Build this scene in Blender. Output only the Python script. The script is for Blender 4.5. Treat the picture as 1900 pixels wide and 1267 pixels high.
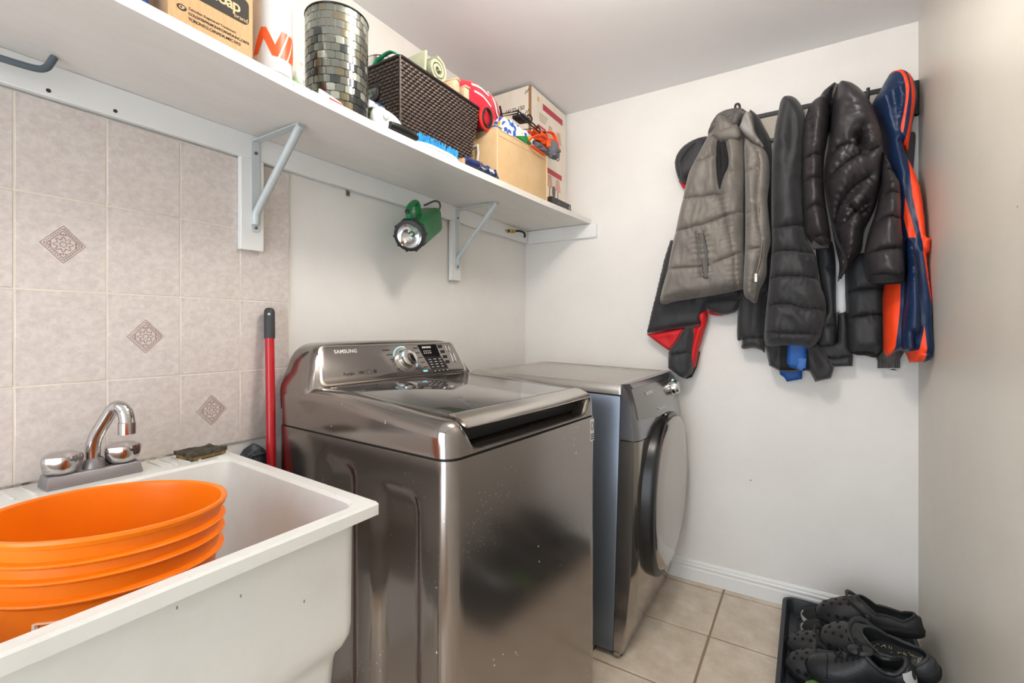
import bpy, bmesh, math, random
import numpy as np
from mathutils import Vector, Matrix, Euler
from mathutils.geometry import delaunay_2d_cdt
for o in list(bpy.data.objects): bpy.data.objects.remove(o)
SC = bpy.context.scene
COL = SC.collection
rnd = random.Random(7)
PI = math.pi

# ---------------------------------------------------------------- camera
FPX, YAW, HOR, CAMZ = 874.32, math.radians(32.06), 611.3, 1.2
cam = bpy.data.cameras.new('camera'); camo = bpy.data.objects.new('camera', cam); COL.objects.link(camo)
camo.location = (0, 0, CAMZ); camo.rotation_euler = (PI/2, 0, YAW)
cam.sensor_width = 36.0; cam.lens = FPX/1900*36.0
cam.shift_y = -(633.5-HOR)/1900.0
cam.clip_start = 0.02
SC.camera = camo

# ---------------------------------------------------------------- world, lights, exposure
w = bpy.data.worlds.new('daylight'); SC.world = w; w.use_nodes = True
w.node_tree.nodes['Background'].inputs[0].default_value = (0.86, 0.93, 1.0, 1)
w.node_tree.nodes['Background'].inputs[1].default_value = 1.0
def area_light(name, loc, rot, sx, sy, power, col):
    l = bpy.data.lights.new(name, 'AREA'); l.shape = 'RECTANGLE'; l.size = sx; l.size_y = sy
    l.energy = power; l.color = col
    o = bpy.data.objects.new(name, l); COL.objects.link(o); o.location = loc; o.rotation_euler = rot
    return o
# daylight arriving through the doorway behind the camera
area_light('doorway_daylight', (-0.42, -1.18, 1.12), (PI/2, 0, PI), 1.25, 2.0, 50.0, (0.86, 0.93, 1.0))
SC.view_settings.view_transform = 'Standard'
SC.view_settings.look = 'None'
SC.view_settings.gamma = 1.0
SC.view_settings.use_curve_mapping = False
SC.view_settings.exposure = 2.25

# ---------------------------------------------------------------- photo geometry: a picture point at a known plane of the room
FW = Vector((-math.sin(YAW), math.cos(YAW), 0)); RT = Vector((math.cos(YAW), math.sin(YAW), 0))
def ray(u, v): return FW + RT*((u-950)/FPX) + Vector((0, 0, (HOR-v)/FPX))
def at_x(u, v, x): d = ray(u, v); return Vector((0, 0, CAMZ)) + d*(x/d.x)
def at_y(u, v, y): d = ray(u, v); return Vector((0, 0, CAMZ)) + d*(y/d.y)
def at_z(u, v, z): d = ray(u, v); return Vector((0, 0, CAMZ)) + d*((z-CAMZ)/d.z)

XL, XR, YB, YF, ZC = -1.3965, 0.3645, 2.3782, -1.12, 2.392

# ---------------------------------------------------------------- materials
def lin(c):
    c = c/255.0
    return c/12.92 if c <= 0.04045 else ((c+0.055)/1.055)**2.4
def S(r, g, b): return (lin(r), lin(g), lin(b), 1.0)
MATS = {}
def mat(name, col, rough=0.5, metal=0.0, col2=None, nscale=8.0, ndetail=6.0, lo=0.4, hi=0.62, stretch=(1, 1, 1),
        bump=0.0, bscale=60.0, bstretch=(1, 1, 1), spec=0.5, alpha=1.0, trans=0.0, ior=1.45, coat=0.0, sheen=0.0,
        emit=None, estr=0.0, specks=None, rvar=0.0):
    if name in MATS: return MATS[name]
    m = bpy.data.materials.new(name); m.use_nodes = True; nt = m.node_tree; N = nt.nodes; Lk = nt.links
    b = N['Principled BSDF']
    b.inputs['Base Color'].default_value = col; b.inputs['Roughness'].default_value = rough
    b.inputs['Metallic'].default_value = metal; b.inputs['Specular IOR Level'].default_value = spec
    b.inputs['Alpha'].default_value = alpha; b.inputs['Transmission Weight'].default_value = trans
    b.inputs['IOR'].default_value = ior; b.inputs['Coat Weight'].default_value = coat
    b.inputs['Coat Roughness'].default_value = 0.08
    b.inputs['Sheen Weight'].default_value = sheen
    if emit: b.inputs['Emission Color'].default_value = emit; b.inputs['Emission Strength'].default_value = estr
    tc = N.new('ShaderNodeTexCoord')
    def mp(st):
        q = N.new('ShaderNodeMapping'); q.inputs['Scale'].default_value = st; Lk.new(tc.outputs['Object'], q.inputs[0]); return q
    cur = None
    if col2:
        n = N.new('ShaderNodeTexNoise'); n.inputs['Scale'].default_value = nscale; n.inputs['Detail'].default_value = ndetail
        n.inputs['Roughness'].default_value = 0.65
        Lk.new(mp(stretch).outputs[0], n.inputs['Vector'])
        r = N.new('ShaderNodeValToRGB'); r.color_ramp.elements[0].position = lo; r.color_ramp.elements[1].position = hi
        r.color_ramp.elements[0].color = col; r.color_ramp.elements[1].color = col2
        Lk.new(n.outputs['Fac'], r.inputs[0]); cur = r.outputs[0]
    for sp in (specks or []):        # (colour, cell scale, size, share of cells, patch scale, stretch)
        scol, ssc, ssz, share, psc, sst = sp
        v = N.new('ShaderNodeTexVoronoi'); v.inputs['Scale'].default_value = ssc; Lk.new(mp(sst).outputs[0], v.inputs['Vector'])
        lt = N.new('ShaderNodeMath'); lt.operation = 'LESS_THAN'; lt.inputs[1].default_value = ssz; Lk.new(v.outputs['Distance'], lt.inputs[0])
        sx = N.new('ShaderNodeSeparateColor'); Lk.new(v.outputs['Color'], sx.inputs[0])
        l2 = N.new('ShaderNodeMath'); l2.operation = 'LESS_THAN'; l2.inputs[1].default_value = share; Lk.new(sx.outputs[0], l2.inputs[0])
        pn = N.new('ShaderNodeTexNoise'); pn.inputs['Scale'].default_value = psc; pn.inputs['Detail'].default_value = 3; Lk.new(tc.outputs['Object'], pn.inputs['Vector'])
        gt = N.new('ShaderNodeMath'); gt.operation = 'GREATER_THAN'; gt.inputs[1].default_value = 0.52; Lk.new(pn.outputs['Fac'], gt.inputs[0])
        m1 = N.new('ShaderNodeMath'); m1.operation = 'MULTIPLY'; Lk.new(lt.outputs[0], m1.inputs[0]); Lk.new(l2.outputs[0], m1.inputs[1])
        m2 = N.new('ShaderNodeMath'); m2.operation = 'MULTIPLY'; Lk.new(m1.outputs[0], m2.inputs[0]); Lk.new(gt.outputs[0], m2.inputs[1])
        mx = N.new('ShaderNodeMix'); mx.data_type = 'RGBA'
        Lk.new(m2.outputs[0], mx.inputs[0])
        if cur: Lk.new(cur, mx.inputs[6])
        else: mx.inputs[6].default_value = col
        mx.inputs[7].default_value = scol; cur = mx.outputs[2]
        if metal > 0.3:
            mm = N.new('ShaderNodeMath'); mm.operation = 'MULTIPLY_ADD'; mm.inputs[1].default_value = -metal; mm.inputs[2].default_value = metal
            Lk.new(m2.outputs[0], mm.inputs[0]); Lk.new(mm.outputs[0], b.inputs['Metallic'])
    if cur: Lk.new(cur, b.inputs['Base Color'])
    if bump > 0:
        n = N.new('ShaderNodeTexNoise'); n.inputs['Scale'].default_value = bscale; n.inputs['Detail'].default_value = 4
        Lk.new(mp(bstretch).outputs[0], n.inputs['Vector'])
        bp = N.new('ShaderNodeBump'); bp.inputs['Strength'].default_value = bump; bp.inputs['Distance'].default_value = 0.004
        Lk.new(n.outputs['Fac'], bp.inputs['Height']); Lk.new(bp.outputs[0], b.inputs['Normal'])
    if rvar > 0:
        n = N.new('ShaderNodeTexNoise'); n.inputs['Scale'].default_value = 6; n.inputs['Detail'].default_value = 5
        Lk.new(tc.outputs['Object'], n.inputs['Vector'])
        mr = N.new('ShaderNodeMapRange'); mr.inputs[3].default_value = max(0.02, rough-rvar); mr.inputs[4].default_value = rough+rvar
        Lk.new(n.outputs['Fac'], mr.inputs[0]); Lk.new(mr.outputs[0], b.inputs['Roughness'])
    MATS[name] = m
    return m
def mat_cells(name, cols, scale, rough=0.5):        # printed pattern: flat colour patches
    m = bpy.data.materials.new(name); m.use_nodes = True; N = m.node_tree.nodes; Lk = m.node_tree.links
    b = N['Principled BSDF']; b.inputs['Roughness'].default_value = rough
    tc = N.new('ShaderNodeTexCoord'); v = N.new('ShaderNodeTexVoronoi'); v.inputs['Scale'].default_value = scale
    Lk.new(tc.outputs['Object'], v.inputs['Vector'])
    s = N.new('ShaderNodeSeparateColor'); Lk.new(v.outputs['Color'], s.inputs[0])
    r = N.new('ShaderNodeValToRGB'); r.color_ramp.interpolation = 'CONSTANT'; els = r.color_ramp.elements
    els[0].color = cols[0]; els[0].position = 0; els[1].color = cols[1]; els[1].position = 1.0/len(cols)
    for i, c in enumerate(cols[2:]): e = els.new((i+2)/len(cols)); e.color = c
    Lk.new(s.outputs[0], r.inputs[0]); Lk.new(r.outputs[0], b.inputs['Base Color'])
    return m

# ---------------------------------------------------------------- objects
PM = {}
def tag(o, label=None, cat=None, group=None, kind=None):
    if label: o['label'] = label
    if cat: o['category'] = cat
    if group: o['group'] = group
    if kind: o['kind'] = kind
    return o
def thing(name, label, cat, loc=(0, 0, 0), rot=(0, 0, 0), group=None):
    o = bpy.data.objects.new(name, None); COL.objects.link(o); o.empty_display_size = 0.05
    o.location = loc; o.rotation_euler = rot
    PM[o] = Matrix.Translation(loc) @ Euler(rot).to_matrix().to_4x4()
    return tag(o, label, cat, group)
def obj(name, bm, m, parent=None, world=False, smooth=True, label=None, kind=None, angle=40):
    """links the bmesh as ONE mesh object; world=True: its points are room points, moved into the parent's frame"""
    if world and parent is not None:
        q = parent; M = Matrix.Identity(4)
        while q is not None:
            M = PM.get(q, Matrix.Identity(4)) @ M if q in PM else M
            q = q.parent
        bm.transform(M.inverted())
    bmesh.ops.recalc_face_normals(bm, faces=bm.faces)
    me = bpy.data.meshes.new(name); bm.to_mesh(me); bm.free()
    if smooth:
        for p in me.polygons: p.use_smooth = True
        try: me.set_sharp_from_angle(angle=math.radians(angle))
        except Exception: pass
    if isinstance(m, (list, tuple)):
        for q in m: me.materials.append(q)
    elif m: me.materials.append(m)
    o = bpy.data.objects.new(name, me); COL.objects.link(o)
    if parent is not None: o.parent = parent
    if label: o['label'] = label
    if kind: o['kind'] = kind
    return o
def link_copy(src, name, parent, loc, rot=None):
    c = src.copy(); c.name = name; COL.objects.link(c); c.parent = parent; c.location = loc
    if rot is not None: c.rotation_euler = rot
    return c

# ---------------------------------------------------------------- shapes
def merge(bm, bm2):
    me = bpy.data.meshes.new('tmp'); bm2.to_mesh(me); bm2.free(); bm.from_mesh(me); bpy.data.meshes.remove(me)
def box(x0, x1, y0, y1, z0, z1, bev=0.0, seg=2, bm=None):
    b = bmesh.new(); bmesh.ops.create_cube(b, size=1.0)
    for v in b.verts: v.co = Vector((x0+(v.co.x+.5)*(x1-x0), y0+(v.co.y+.5)*(y1-y0), z0+(v.co.z+.5)*(z1-z0)))
    if bev > 0: bmesh.ops.bevel(b, geom=b.edges[:], offset=bev, segments=seg, profile=0.5, affect='EDGES')
    if bm is None: return b
    merge(bm, b); return bm
def hexa(pts, bev=0.0, seg=2):
    """8 corners: bottom loop then top loop"""
    b = bmesh.new(); vs = [b.verts.new(p) for p in pts]
    for f in ((0, 1, 2, 3), (4, 5, 6, 7), (0, 1, 5, 4), (1, 2, 6, 5), (2, 3, 7, 6), (3, 0, 4, 7)): b.faces.new([vs[i] for i in f])
    bmesh.ops.recalc_face_normals(b, faces=b.faces)
    if bev > 0: bmesh.ops.bevel(b, geom=b.edges[:], offset=bev, segments=seg, profile=0.5, affect='EDGES')
    return b
def rings(bm, rs, close=True, cap0=True, cap1=True):
    R = [[bm.verts.new(p) for p in r] for r in rs]
    n = len(R[0])
    for a, b in zip(R, R[1:]):
        for i in range(n if close else n-1):
            j = (i+1) % n
            bm.faces.new((a[i], a[j], b[j], b[i]))
    if cap0: bm.faces.new(R[0])
    if cap1: bm.faces.new(R[-1])
    return R
def lathe(prof, n=48, c=(0, 0, 0), axis='z', cap0=True, cap1=True, bm=None):
    bm = bm or bmesh.new(); c = Vector(c); rs = []
    for r, h in prof:
        ring = []
        for i in range(n):
            a = 2*PI*i/n; p = (r*math.cos(a), r*math.sin(a), h)
            if axis == 'x': p = (p[2], p[0], p[1])
            elif axis == 'y': p = (p[0], p[2], p[1])
            ring.append(c+Vector(p))
        rs.append(ring)
    rings(bm, rs, True, cap0, cap1)
    return bm
def lathe_to(prof, a, d, n=32, bm=None, cap0=True, cap1=True):
    """profile (radius, distance along d) around the axis from point a in direction d"""
    bm = bm or bmesh.new(); a = Vector(a); d = Vector(d).normalized(); q = d.to_track_quat('Z', 'Y')
    rs = [[a + q @ Vector((r*math.cos(2*PI*i/n), r*math.sin(2*PI*i/n), h)) for i in range(n)] for r, h in prof]
    rings(bm, rs, True, cap0, cap1); return bm
def smooth_path(pts, k=6, closed=False):
    pts = [Vector(p) for p in pts]; n = len(pts); out = []
    if n < 3: return pts
    for i in range(n if closed else n-1):
        p0 = pts[(i-1) % n] if (closed or i > 0) else pts[0]; p1 = pts[i]; p2 = pts[(i+1) % n]
        p3 = pts[(i+2) % n] if (closed or i+2 < n) else pts[-1]
        for s in range(k):
            t = s/k
            out.append(0.5*((2*p1)+(p2-p0)*t+(2*p0-5*p1+4*p2-p3)*t*t+(3*p1-p0-3*p2+p3)*t**3))
    if not closed: out.append(pts[-1])
    return out
def tube(pts, r, n=10, bm=None, closed=False, flat=1.0, up=None):
    bm = bm or bmesh.new(); pts = [Vector(p) for p in pts]; m = len(pts)
    rr = r if hasattr(r, '__len__') else [r]*m
    rs = []; prev = None
    for i, p in enumerate(pts):
        a = pts[(i-1) % m] if (closed or i > 0) else p
        b = pts[(i+1) % m] if (closed or i < m-1) else p
        t = (b-a).normalized()
        if up is not None: s = t.cross(Vector(up))
        elif prev is None:
            s = t.cross(Vector((0, 0, 1)))
            if s.length < 0.2: s = t.cross(Vector((1, 0, 0)))
        else: s = prev - t*prev.dot(t)
        if s.length < 1e-6: s = t.orthogonal()
        s.normalize(); prev = s; q = t.cross(s).normalized()
        rs.append([p + s*rr[i]*math.cos(2*PI*k/n) + q*rr[i]*flat*math.sin(2*PI*k/n) for k in range(n)])
    if closed: rs.append(rs[0][:]); rings(bm, rs, True, False, False); bmesh.ops.remove_doubles(bm, verts=bm.verts, dist=1e-6)
    else: rings(bm, rs)
    return bm
def prism(poly, off, bm=None, bev=0.0, seg=2):
    """poly: list of 3-D points in a plane, off: extrusion vector"""
    b = bmesh.new(); off = Vector(off)
    v = [b.verts.new(p) for p in poly]; v2 = [b.verts.new(Vector(p)+off) for p in poly]; n = len(v)
    b.faces.new(v); b.faces.new(v2[::-1])
    for i in range(n): b.faces.new((v[i], v[(i+1) % n], v2[(i+1) % n], v2[i]))
    bmesh.ops.recalc_face_normals(b, faces=b.faces)
    if bev > 0: bmesh.ops.bevel(b, geom=b.edges[:], offset=bev, segments=seg, profile=0.5, affect='EDGES', clamp_overlap=True)
    if bm is None: return b
    merge(bm, b); return bm
def rrect(x0, x1, y0, y1, r, n=6, rs=None):
    """2-D rounded rectangle, counter-clockwise; rs: radius per corner (x1y0, x1y1, x0y1, x0y0)"""
    rs = rs or (r, r, r, r); out = []
    for (cx, cy, a0, q) in ((x1-rs[0], y0+rs[0], -90, rs[0]), (x1-rs[1], y1-rs[1], 0, rs[1]), (x0+rs[2], y1-rs[2], 90, rs[2]), (x0+rs[3], y0+rs[3], 180, rs[3])):
        for k in range(n+1):
            a = math.radians(a0+90*k/n); out.append((cx+q*math.cos(a), cy+q*math.sin(a)))
    return out
def noise2(x, y, seed=0):
    x = np.asarray(x, float); y = np.asarray(y, float)
    g = np.random.RandomState(seed).rand(64, 64)*2-1
    xi = np.floor(x).astype(int); yi = np.floor(y).astype(int); fx = x-xi; fy = y-yi
    fx = fx*fx*(3-2*fx); fy = fy*fy*(3-2*fy)
    a = g[xi % 64, yi % 64]; b = g[(xi+1) % 64, yi % 64]; c = g[xi % 64, (yi+1) % 64]; d = g[(xi+1) % 64, (yi+1) % 64]
    return (a*(1-fx)+b*fx)*(1-fy)+(c*(1-fx)+d*fx)*fy
def fbm(x, y, seed=0, o=3): return sum(noise2(np.asarray(x)*2**k, np.asarray(y)*2**k, seed+k)/2**k for k in range(o))
def blob(c, r, n=28, amp=0.0, freq=9.0, e=0.8, seed=1, bm=None, flatz=None):
    """lumpy rounded body: superellipsoid with uneven surface"""
    bm = bm or bmesh.new(); rs = []; m = n//2
    pw = lambda s: math.copysign(abs(s)**e, s)
    for j in range(1, m):
        ph = -PI/2+PI*j/m; ring = []
        for i in range(n):
            th = 2*PI*i/n
            d = Vector((pw(math.cos(ph))*pw(math.cos(th)), pw(math.cos(ph))*pw(math.sin(th)), pw(math.sin(ph))))
            k = 1+amp*float(fbm(d.x*freq*.3+d.z*1.7+5, d.y*freq*.3-d.z*1.3+9, seed))
            p = Vector((c[0]+d.x*r[0]*k, c[1]+d.y*r[1]*k, c[2]+d.z*r[2]*k))
            if flatz is not None: p.z = max(p.z, flatz)
            ring.append(p)
        rs.append(ring)
    rings(bm, rs); return bm
def text_bm(s, size, shear=0.0, bold=0.0, ext=0.0004, align='LEFT', spacing=1.0):
    c = bpy.data.curves.new('t', 'FONT'); c.body = s; c.size = size; c.shear = shear; c.offset = bold; c.extrude = ext
    c.align_x = align; c.space_character = spacing; c.resolution_u = 3
    o = bpy.data.objects.new('t', c); COL.objects.link(o); dg = bpy.context.evaluated_depsgraph_get()
    me = bpy.data.meshes.new_from_object(o.evaluated_get(dg)); b = bmesh.new(); b.from_mesh(me)
    bpy.data.objects.remove(o); bpy.data.curves.remove(c); bpy.data.meshes.remove(me)
    return b
def frame(o, xa, ya):
    xa = Vector(xa).normalized(); ya = Vector(ya); ya = (ya-xa*ya.dot(xa)).normalized(); za = xa.cross(ya)
    M = Matrix((xa, ya, za)).transposed().to_4x4(); M.translation = Vector(o); return M
def text(name, s, size, parent, o, xa, ya, m, world=False, **k):
    b = text_bm(s, size, **k); b.transform(frame(o, xa, ya))
    return obj(name, b, m, parent, world=world, smooth=False)
# ================================================================ the room
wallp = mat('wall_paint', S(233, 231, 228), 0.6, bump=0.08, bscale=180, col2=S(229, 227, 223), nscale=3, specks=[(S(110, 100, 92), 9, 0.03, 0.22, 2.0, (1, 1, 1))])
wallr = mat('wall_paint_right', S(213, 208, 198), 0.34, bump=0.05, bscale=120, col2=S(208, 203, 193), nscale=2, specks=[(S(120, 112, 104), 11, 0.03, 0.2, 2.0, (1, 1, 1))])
ceilp = mat('ceiling_paint', S(236, 236, 238), 0.7, bump=0.05, bscale=150)
trimp = mat('white_trim_paint', S(232, 233, 232), 0.35)
grout_w = mat('wall_grout', S(222, 214, 200), 0.8)
grout_f = mat('floor_grout', S(150, 128, 104), 0.9)
tile_m = mat('wall_tile', S(198, 187, 183), 0.32, col2=S(217, 209, 203), nscale=62, ndetail=12, lo=0.33, hi=0.66, stretch=(1, 1, 1.3),
             specks=[(S(160, 148, 142), 60, 0.16, 0.25, 9, (1, 0.35, 1)), (S(240, 238, 234), 26, 0.035, 0.2, 4, (1, 1, 1))])
ftile_m = mat('floor_tile', S(196, 180, 160), 0.38, col2=S(222, 210, 194), nscale=9, ndetail=9, lo=0.35, hi=0.68,
              specks=[(S(178, 156, 134), 120, 0.22, 0.12, 14, (1, 1, 1))])
def struct(name, bm, m, parent=None, **k):
    o = obj(name, bm, m, parent, **k)
    if parent is None: o['kind'] = 'structure'
    return o
floor = struct('floor', box(XL-.1, XR+.1, YF-.1, YB+.1, -.05, -.004), grout_f, smooth=False)
struct('ceiling', box(XL-.1, XR+.1, YF-.1, YB+.1, ZC, ZC+.05), ceilp, smooth=False)
wall_left = struct('wall_left', box(XL-.08, XL, YF, YB, -.05, ZC), wallp, smooth=False)
wall_back = struct('wall_back', box(XL-.08, XR+.08, YB, YB+.08, -.05, ZC), wallp, smooth=False)
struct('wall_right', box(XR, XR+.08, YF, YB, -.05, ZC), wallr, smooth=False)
b = box(XL-.08, -1.1, YF-.08, YF, -.05, ZC); box(.24, XR+.08, YF-.08, YF, -.05, ZC, bm=b); box(-1.1, .24, YF-.08, YF, 2.1, ZC, bm=b)
struct('wall_front', b, wallp, smooth=False)
b = box(-1.16, -1.1, YF-.09, YF+.015, 0, 2.16, .004); box(.24, .30, YF-.09, YF+.015, 0, 2.16, .004, bm=b); box(-1.1, .24, YF-.09, YF+.015, 2.1, 2.16, .004, bm=b)
struct('trim_1', b, trimp)
# baseboard: ogee-like profile run along the back wall
prof = [(0, 0), (.013, 0), (.013, .055), (.010, .060), (.010, .066), (.0125, .070), (.0125, .074), (.008, .080), (.008, .086), (.003, .094), (0, .096)]
b = bmesh.new(); rings(b, [[Vector((x, YB-p, z)) for p, z in prof] for x in (XL, XR)])
struct('baseboard_back', b, trimp, angle=20)
# floor tiles
TW = 0.356; GJ = 0.008
b = box(0, TW-GJ, 0, TW-GJ, -.012, 0, .0016, 1)
src = None
for i in range(-3, 3):
    for j in range(-6, 3):
        x0 = -.325+i*TW; y0 = 1.974+j*TW
        if x0 > XR or y0 > YB or x0+TW < XL or y0+TW < YF: continue
        if src is None:
            src = obj('floor_tile', b, ftile_m, floor); src.location = (x0+GJ/2, y0+GJ/2, 0)
            src.rotation_euler = (0.0, 0.0, 0.0)
        else: link_copy(src, 'floor_tile', floor, (x0+GJ/2, y0+GJ/2, rnd.uniform(-.0006, .0006)))
# wall tiles, six by eight inches, three of them with a printed diamond
TY, TZ = 0.1525, 0.2045
b = box(0, .0075, .0014, TY-.0014, .0014, TZ-.0014, .0012, 1)
src = None; deco = {}
for j in range(1, 5):
    for i in range(-8, 4):
        y0 = .2789+i*TY; z0 = .6715+j*TZ
        if src is None: src = obj('tile', b, tile_m, wall_left); src.location = (XL, y0, z0); t = src
        else: t = link_copy(src, 'tile', wall_left, (XL+rnd.uniform(-.0005, .0003), y0, z0))
        deco[(i, j)] = t
gb = box(XL-.001, XL+.0064, .2789-8*TY, .8895, .876, 1.694)
obj('grout', gb, grout_w, wall_left, smooth=False)
inkm = mat('tile_print', S(146, 116, 110), 0.5)
def diamond(parent):
    bm = bmesh.new(); X = .0078
    def dia(r, w):
        P = [(0, r), (r*.92, 0), (0, -r), (-r*.92, 0)]
        for k in range(4):
            a = Vector((P[k][0], P[k][1])); c = Vector((P[(k+1) % 4][0], P[(k+1) % 4][1])); yield a, c, w
    def bar(a, c, w):
        d = (c-a).normalized(); nn = Vector((-d.y, d.x))*w/2
        q = [a+nn, c+nn, c-nn, a-nn]
        prism([(X-.0006, TY/2+p.x, TZ/2+p.y) for p in q], (.0009, 0, 0), bm)
    for r, w in ((.041, .0010), (.030, .0012)):
        for a, c, ww in dia(r, w): bar(a, c, ww)
    for a, c, ww in dia(.0355, .002):                      # twisted-rope dashes
        for k in range(9):
            p = a.lerp(c, (k+.25)/9); q = a.lerp(c, (k+.8)/9); bar(p+Vector((0, .0006)), q-Vector((0, .0006)), .0019)
    pts = []
    for k in range(48):                                     # eight-lobed flower line
        an = 2*PI*k/48; r = .0135+.0035*math.cos(8*an); pts.append(Vector((r*math.cos(an), r*math.sin(an))))
    for k in range(48): bar(pts[k], pts[(k+1) % 48], .0012)
    for an in range(0, 360, 90):
        c = Vector((math.cos(math.radians(an)), math.sin(math.radians(an))))
        for s in (-.004, 0, .004):
            q = c*.021+Vector((-c.y, c.x))*s; bar(q-c*.0016, q+c*.0016, .0024)
    for k in range(16):
        a1, a2 = 2*PI*k/16, 2*PI*(k+1)/16; bar(Vector((math.cos(a1), math.sin(a1)))*.006, Vector((math.cos(a2), math.sin(a2)))*.006, .001)
    o = obj('printed_diamond', bm, inkm, parent, smooth=False); return o
d0 = diamond(deco[(0, 3)])
for k in ((1, 2), (2, 1)): link_copy(d0, 'printed_diamond', deco[k], (0, 0, 0))
# silicone bead where tile meets the laundry tub deck and scuffs of filler on the back wall
fil = mat('wall_filler', S(238, 236, 232), 0.7)
b = bmesh.new()
for (u, v, a, c, s) in ((1665, 678, .03, .022, 1), (1655, 690, .02, .012, 2)):
    p = at_y(u, v, YB); pts = [(p.x+a*math.cos(t*PI/12)*(1+.12*math.sin(3*t+s)), YB+.0005, p.z+c*math.sin(t*PI/12)*(1+.1*math.cos(5*t))) for t in range(24)]
    prism(pts, (0, -.0012, 0), b)
obj('filler_patch', b, fil, wall_back, smooth=False)

# ceiling lamp (above and behind the camera's view): the room's own light, an opal globe on a short stem
lamp = thing('ceiling_lamp', 'opal glass globe lamp on a short stem under the ceiling', 'lamp', (-.34, 1.0, ZC))
obj('lamp_base', lathe([(.06, 0), (.06, -.012), (.052, -.02), (.012, -.024), (.012, -.034), (.035, -.038), (.035, -.048)], 32), trimp, lamp)
glow = mat('lamp_glass', S(255, 246, 230), 0.4, emit=(1.0, 0.93, 0.84, 1), estr=12.5)
obj('lamp_globe', lathe([(.11*math.sin(PI*k/20), -.145+.11*math.cos(PI*k/20)) for k in range(1, 20)], 36), glow, lamp)
# ================================================================ shelf, brackets, hooks
melam = mat('white_melamine', S(228, 225, 220), 0.42, col2=S(222, 218, 212), nscale=6, ndetail=8, lo=.40, hi=.7, stretch=(3, 1, 1),
            specks=[(S(150, 142, 134), 30, 0.05, .15, 3, (3, .6, 1))])
zinc = mat('pale_grey_enamel', S(198, 206, 208), 0.4, metal=0.15)
screwm = mat('screw_steel', S(120, 120, 120), 0.3, metal=1.0)
holem = mat('dark_hole', S(70, 50, 36), 0.8)
XE = -0.985
sagY = [-1.12, .10, .32, .52, .66, .89, 1.235, 1.83, YB]
sagZ = [1.764, 1.758, 1.752, 1.744, 1.738, 1.734, 1.737, 1.749, 1.768]
def shelf_bot(x, y):
    f = float(np.interp(y, sagY, sagZ)); k = min(1, max(0, (x-XL)/(XE-XL)))
    return 1.768+(f-1.768)*k**1.4
TH = 0.024
def shelf_top(x, y): return shelf_bot(x, y)+TH
shelf = thing('wall_shelf', 'long white sagging shelf board on the tiled wall with white cleats', 'shelf', (XL, 1.0, 1.69))
b = bmesh.new(); ys = np.linspace(YF+.3, YB-.002, 70); xs = np.linspace(XL+.001, XE, 9)
rs = []
for y in ys:
    top = [Vector((x, y, shelf_top(x, y))) for x in xs]; bot = [Vector((x, y, shelf_bot(x, y))) for x in xs[::-1]]
    rs.append(top+bot)
rings(b, rs)
obj('board', b, melam, shelf, world=True, angle=30)
cleat = obj('back_cleat', box(XL+.0085, XL+.026, YF+.3, YB-.001, 1.6975, 1.7672, .0015, 1), trimp, shelf, world=True)
obj('side_cleat', box(XL+.027, -.9505, YB-.018, YB-.0005, 1.6935, 1.7665, .0015, 1), trimp, shelf, world=True)
for (y0, y1, z0) in ((.730, .797, 1.431), (1.672, 1.738, 1.426)):
    obj('upright_cleat', box(XL+.008, XL+.0262, y0, y1, z0, 1.6972, .0015, 1), trimp, shelf, world=True)
for (u, v) in ((90, 168), (214, 206)):
    p = at_x(u, v, XL+.0262); obj('screw_hole', lathe([(.0042, -.003), (.0042, .0004)], 14, (p.x, p.y, p.z), 'x'), holem, shelf, world=True)
def bracket(label, yc, zw):
    x0 = XL+.0264; zt = shelf_bot(-1.28, yc)-.0005
    t = thing('shelf_bracket', label, 'bracket', (x0, yc, zw), group='shelf brackets')
    q = lambda P: Vector(P)
    b = prism([(x0, yc+a, z) for a, z in rrect(-.013, .013, zw, 1.752, .008)], (.003, 0, 0), bev=.0008, seg=1)
    obj('wall_leg', b, zinc, t, world=True)
    xe = -1.145; ze = shelf_bot(xe, yc)-.0005
    b = hexa([(x0, yc-.011, 1.748), (xe, yc-.011, ze-.003), (xe, yc+.011, ze-.003), (x0, yc+.011, 1.748),
              (x0, yc-.011, 1.751), (xe, yc-.011, ze), (xe, yc+.011, ze), (x0, yc+.011, 1.751)])
    obj('shelf_leg', b, zinc, t, world=True)
    b = bmesh.new()
    a, c = Vector((x0+.006, yc, zw+.055)), Vector((xe-.012, yc, ze-.008))
    tube([Vector((x0+.0035, yc, zw+.022)), Vector((x0+.004, yc, zw+.04)), a, a.lerp(c, .1), a.lerp(c, .9), c, Vector((xe-.004, yc, ze-.004))], [.012, .0125, .012, .0115, .0115, .012, .012], 12, b, flat=.8)
    obj('brace', b, zinc, t, world=True)
    for z in (1.715, zw+.013):
        obj('screw', lathe([(.0045, 0), (.0045, .0042), (.003, .0054)], 12, (x0+.0012, yc, z), 'x'), screwm, t, world=True)
    obj('screw', lathe([(.004, .003), (.004, -.003)], 12, (-1.20, yc, shelf_bot(-1.2, yc)-.003)), screwm, t, world=True)
bracket('pale grey steel shelf bracket beside the wall tiles', .7705, 1.484)
bracket('pale grey steel shelf bracket between the green flashlight and the corner', 1.7115, 1.476)
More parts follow.
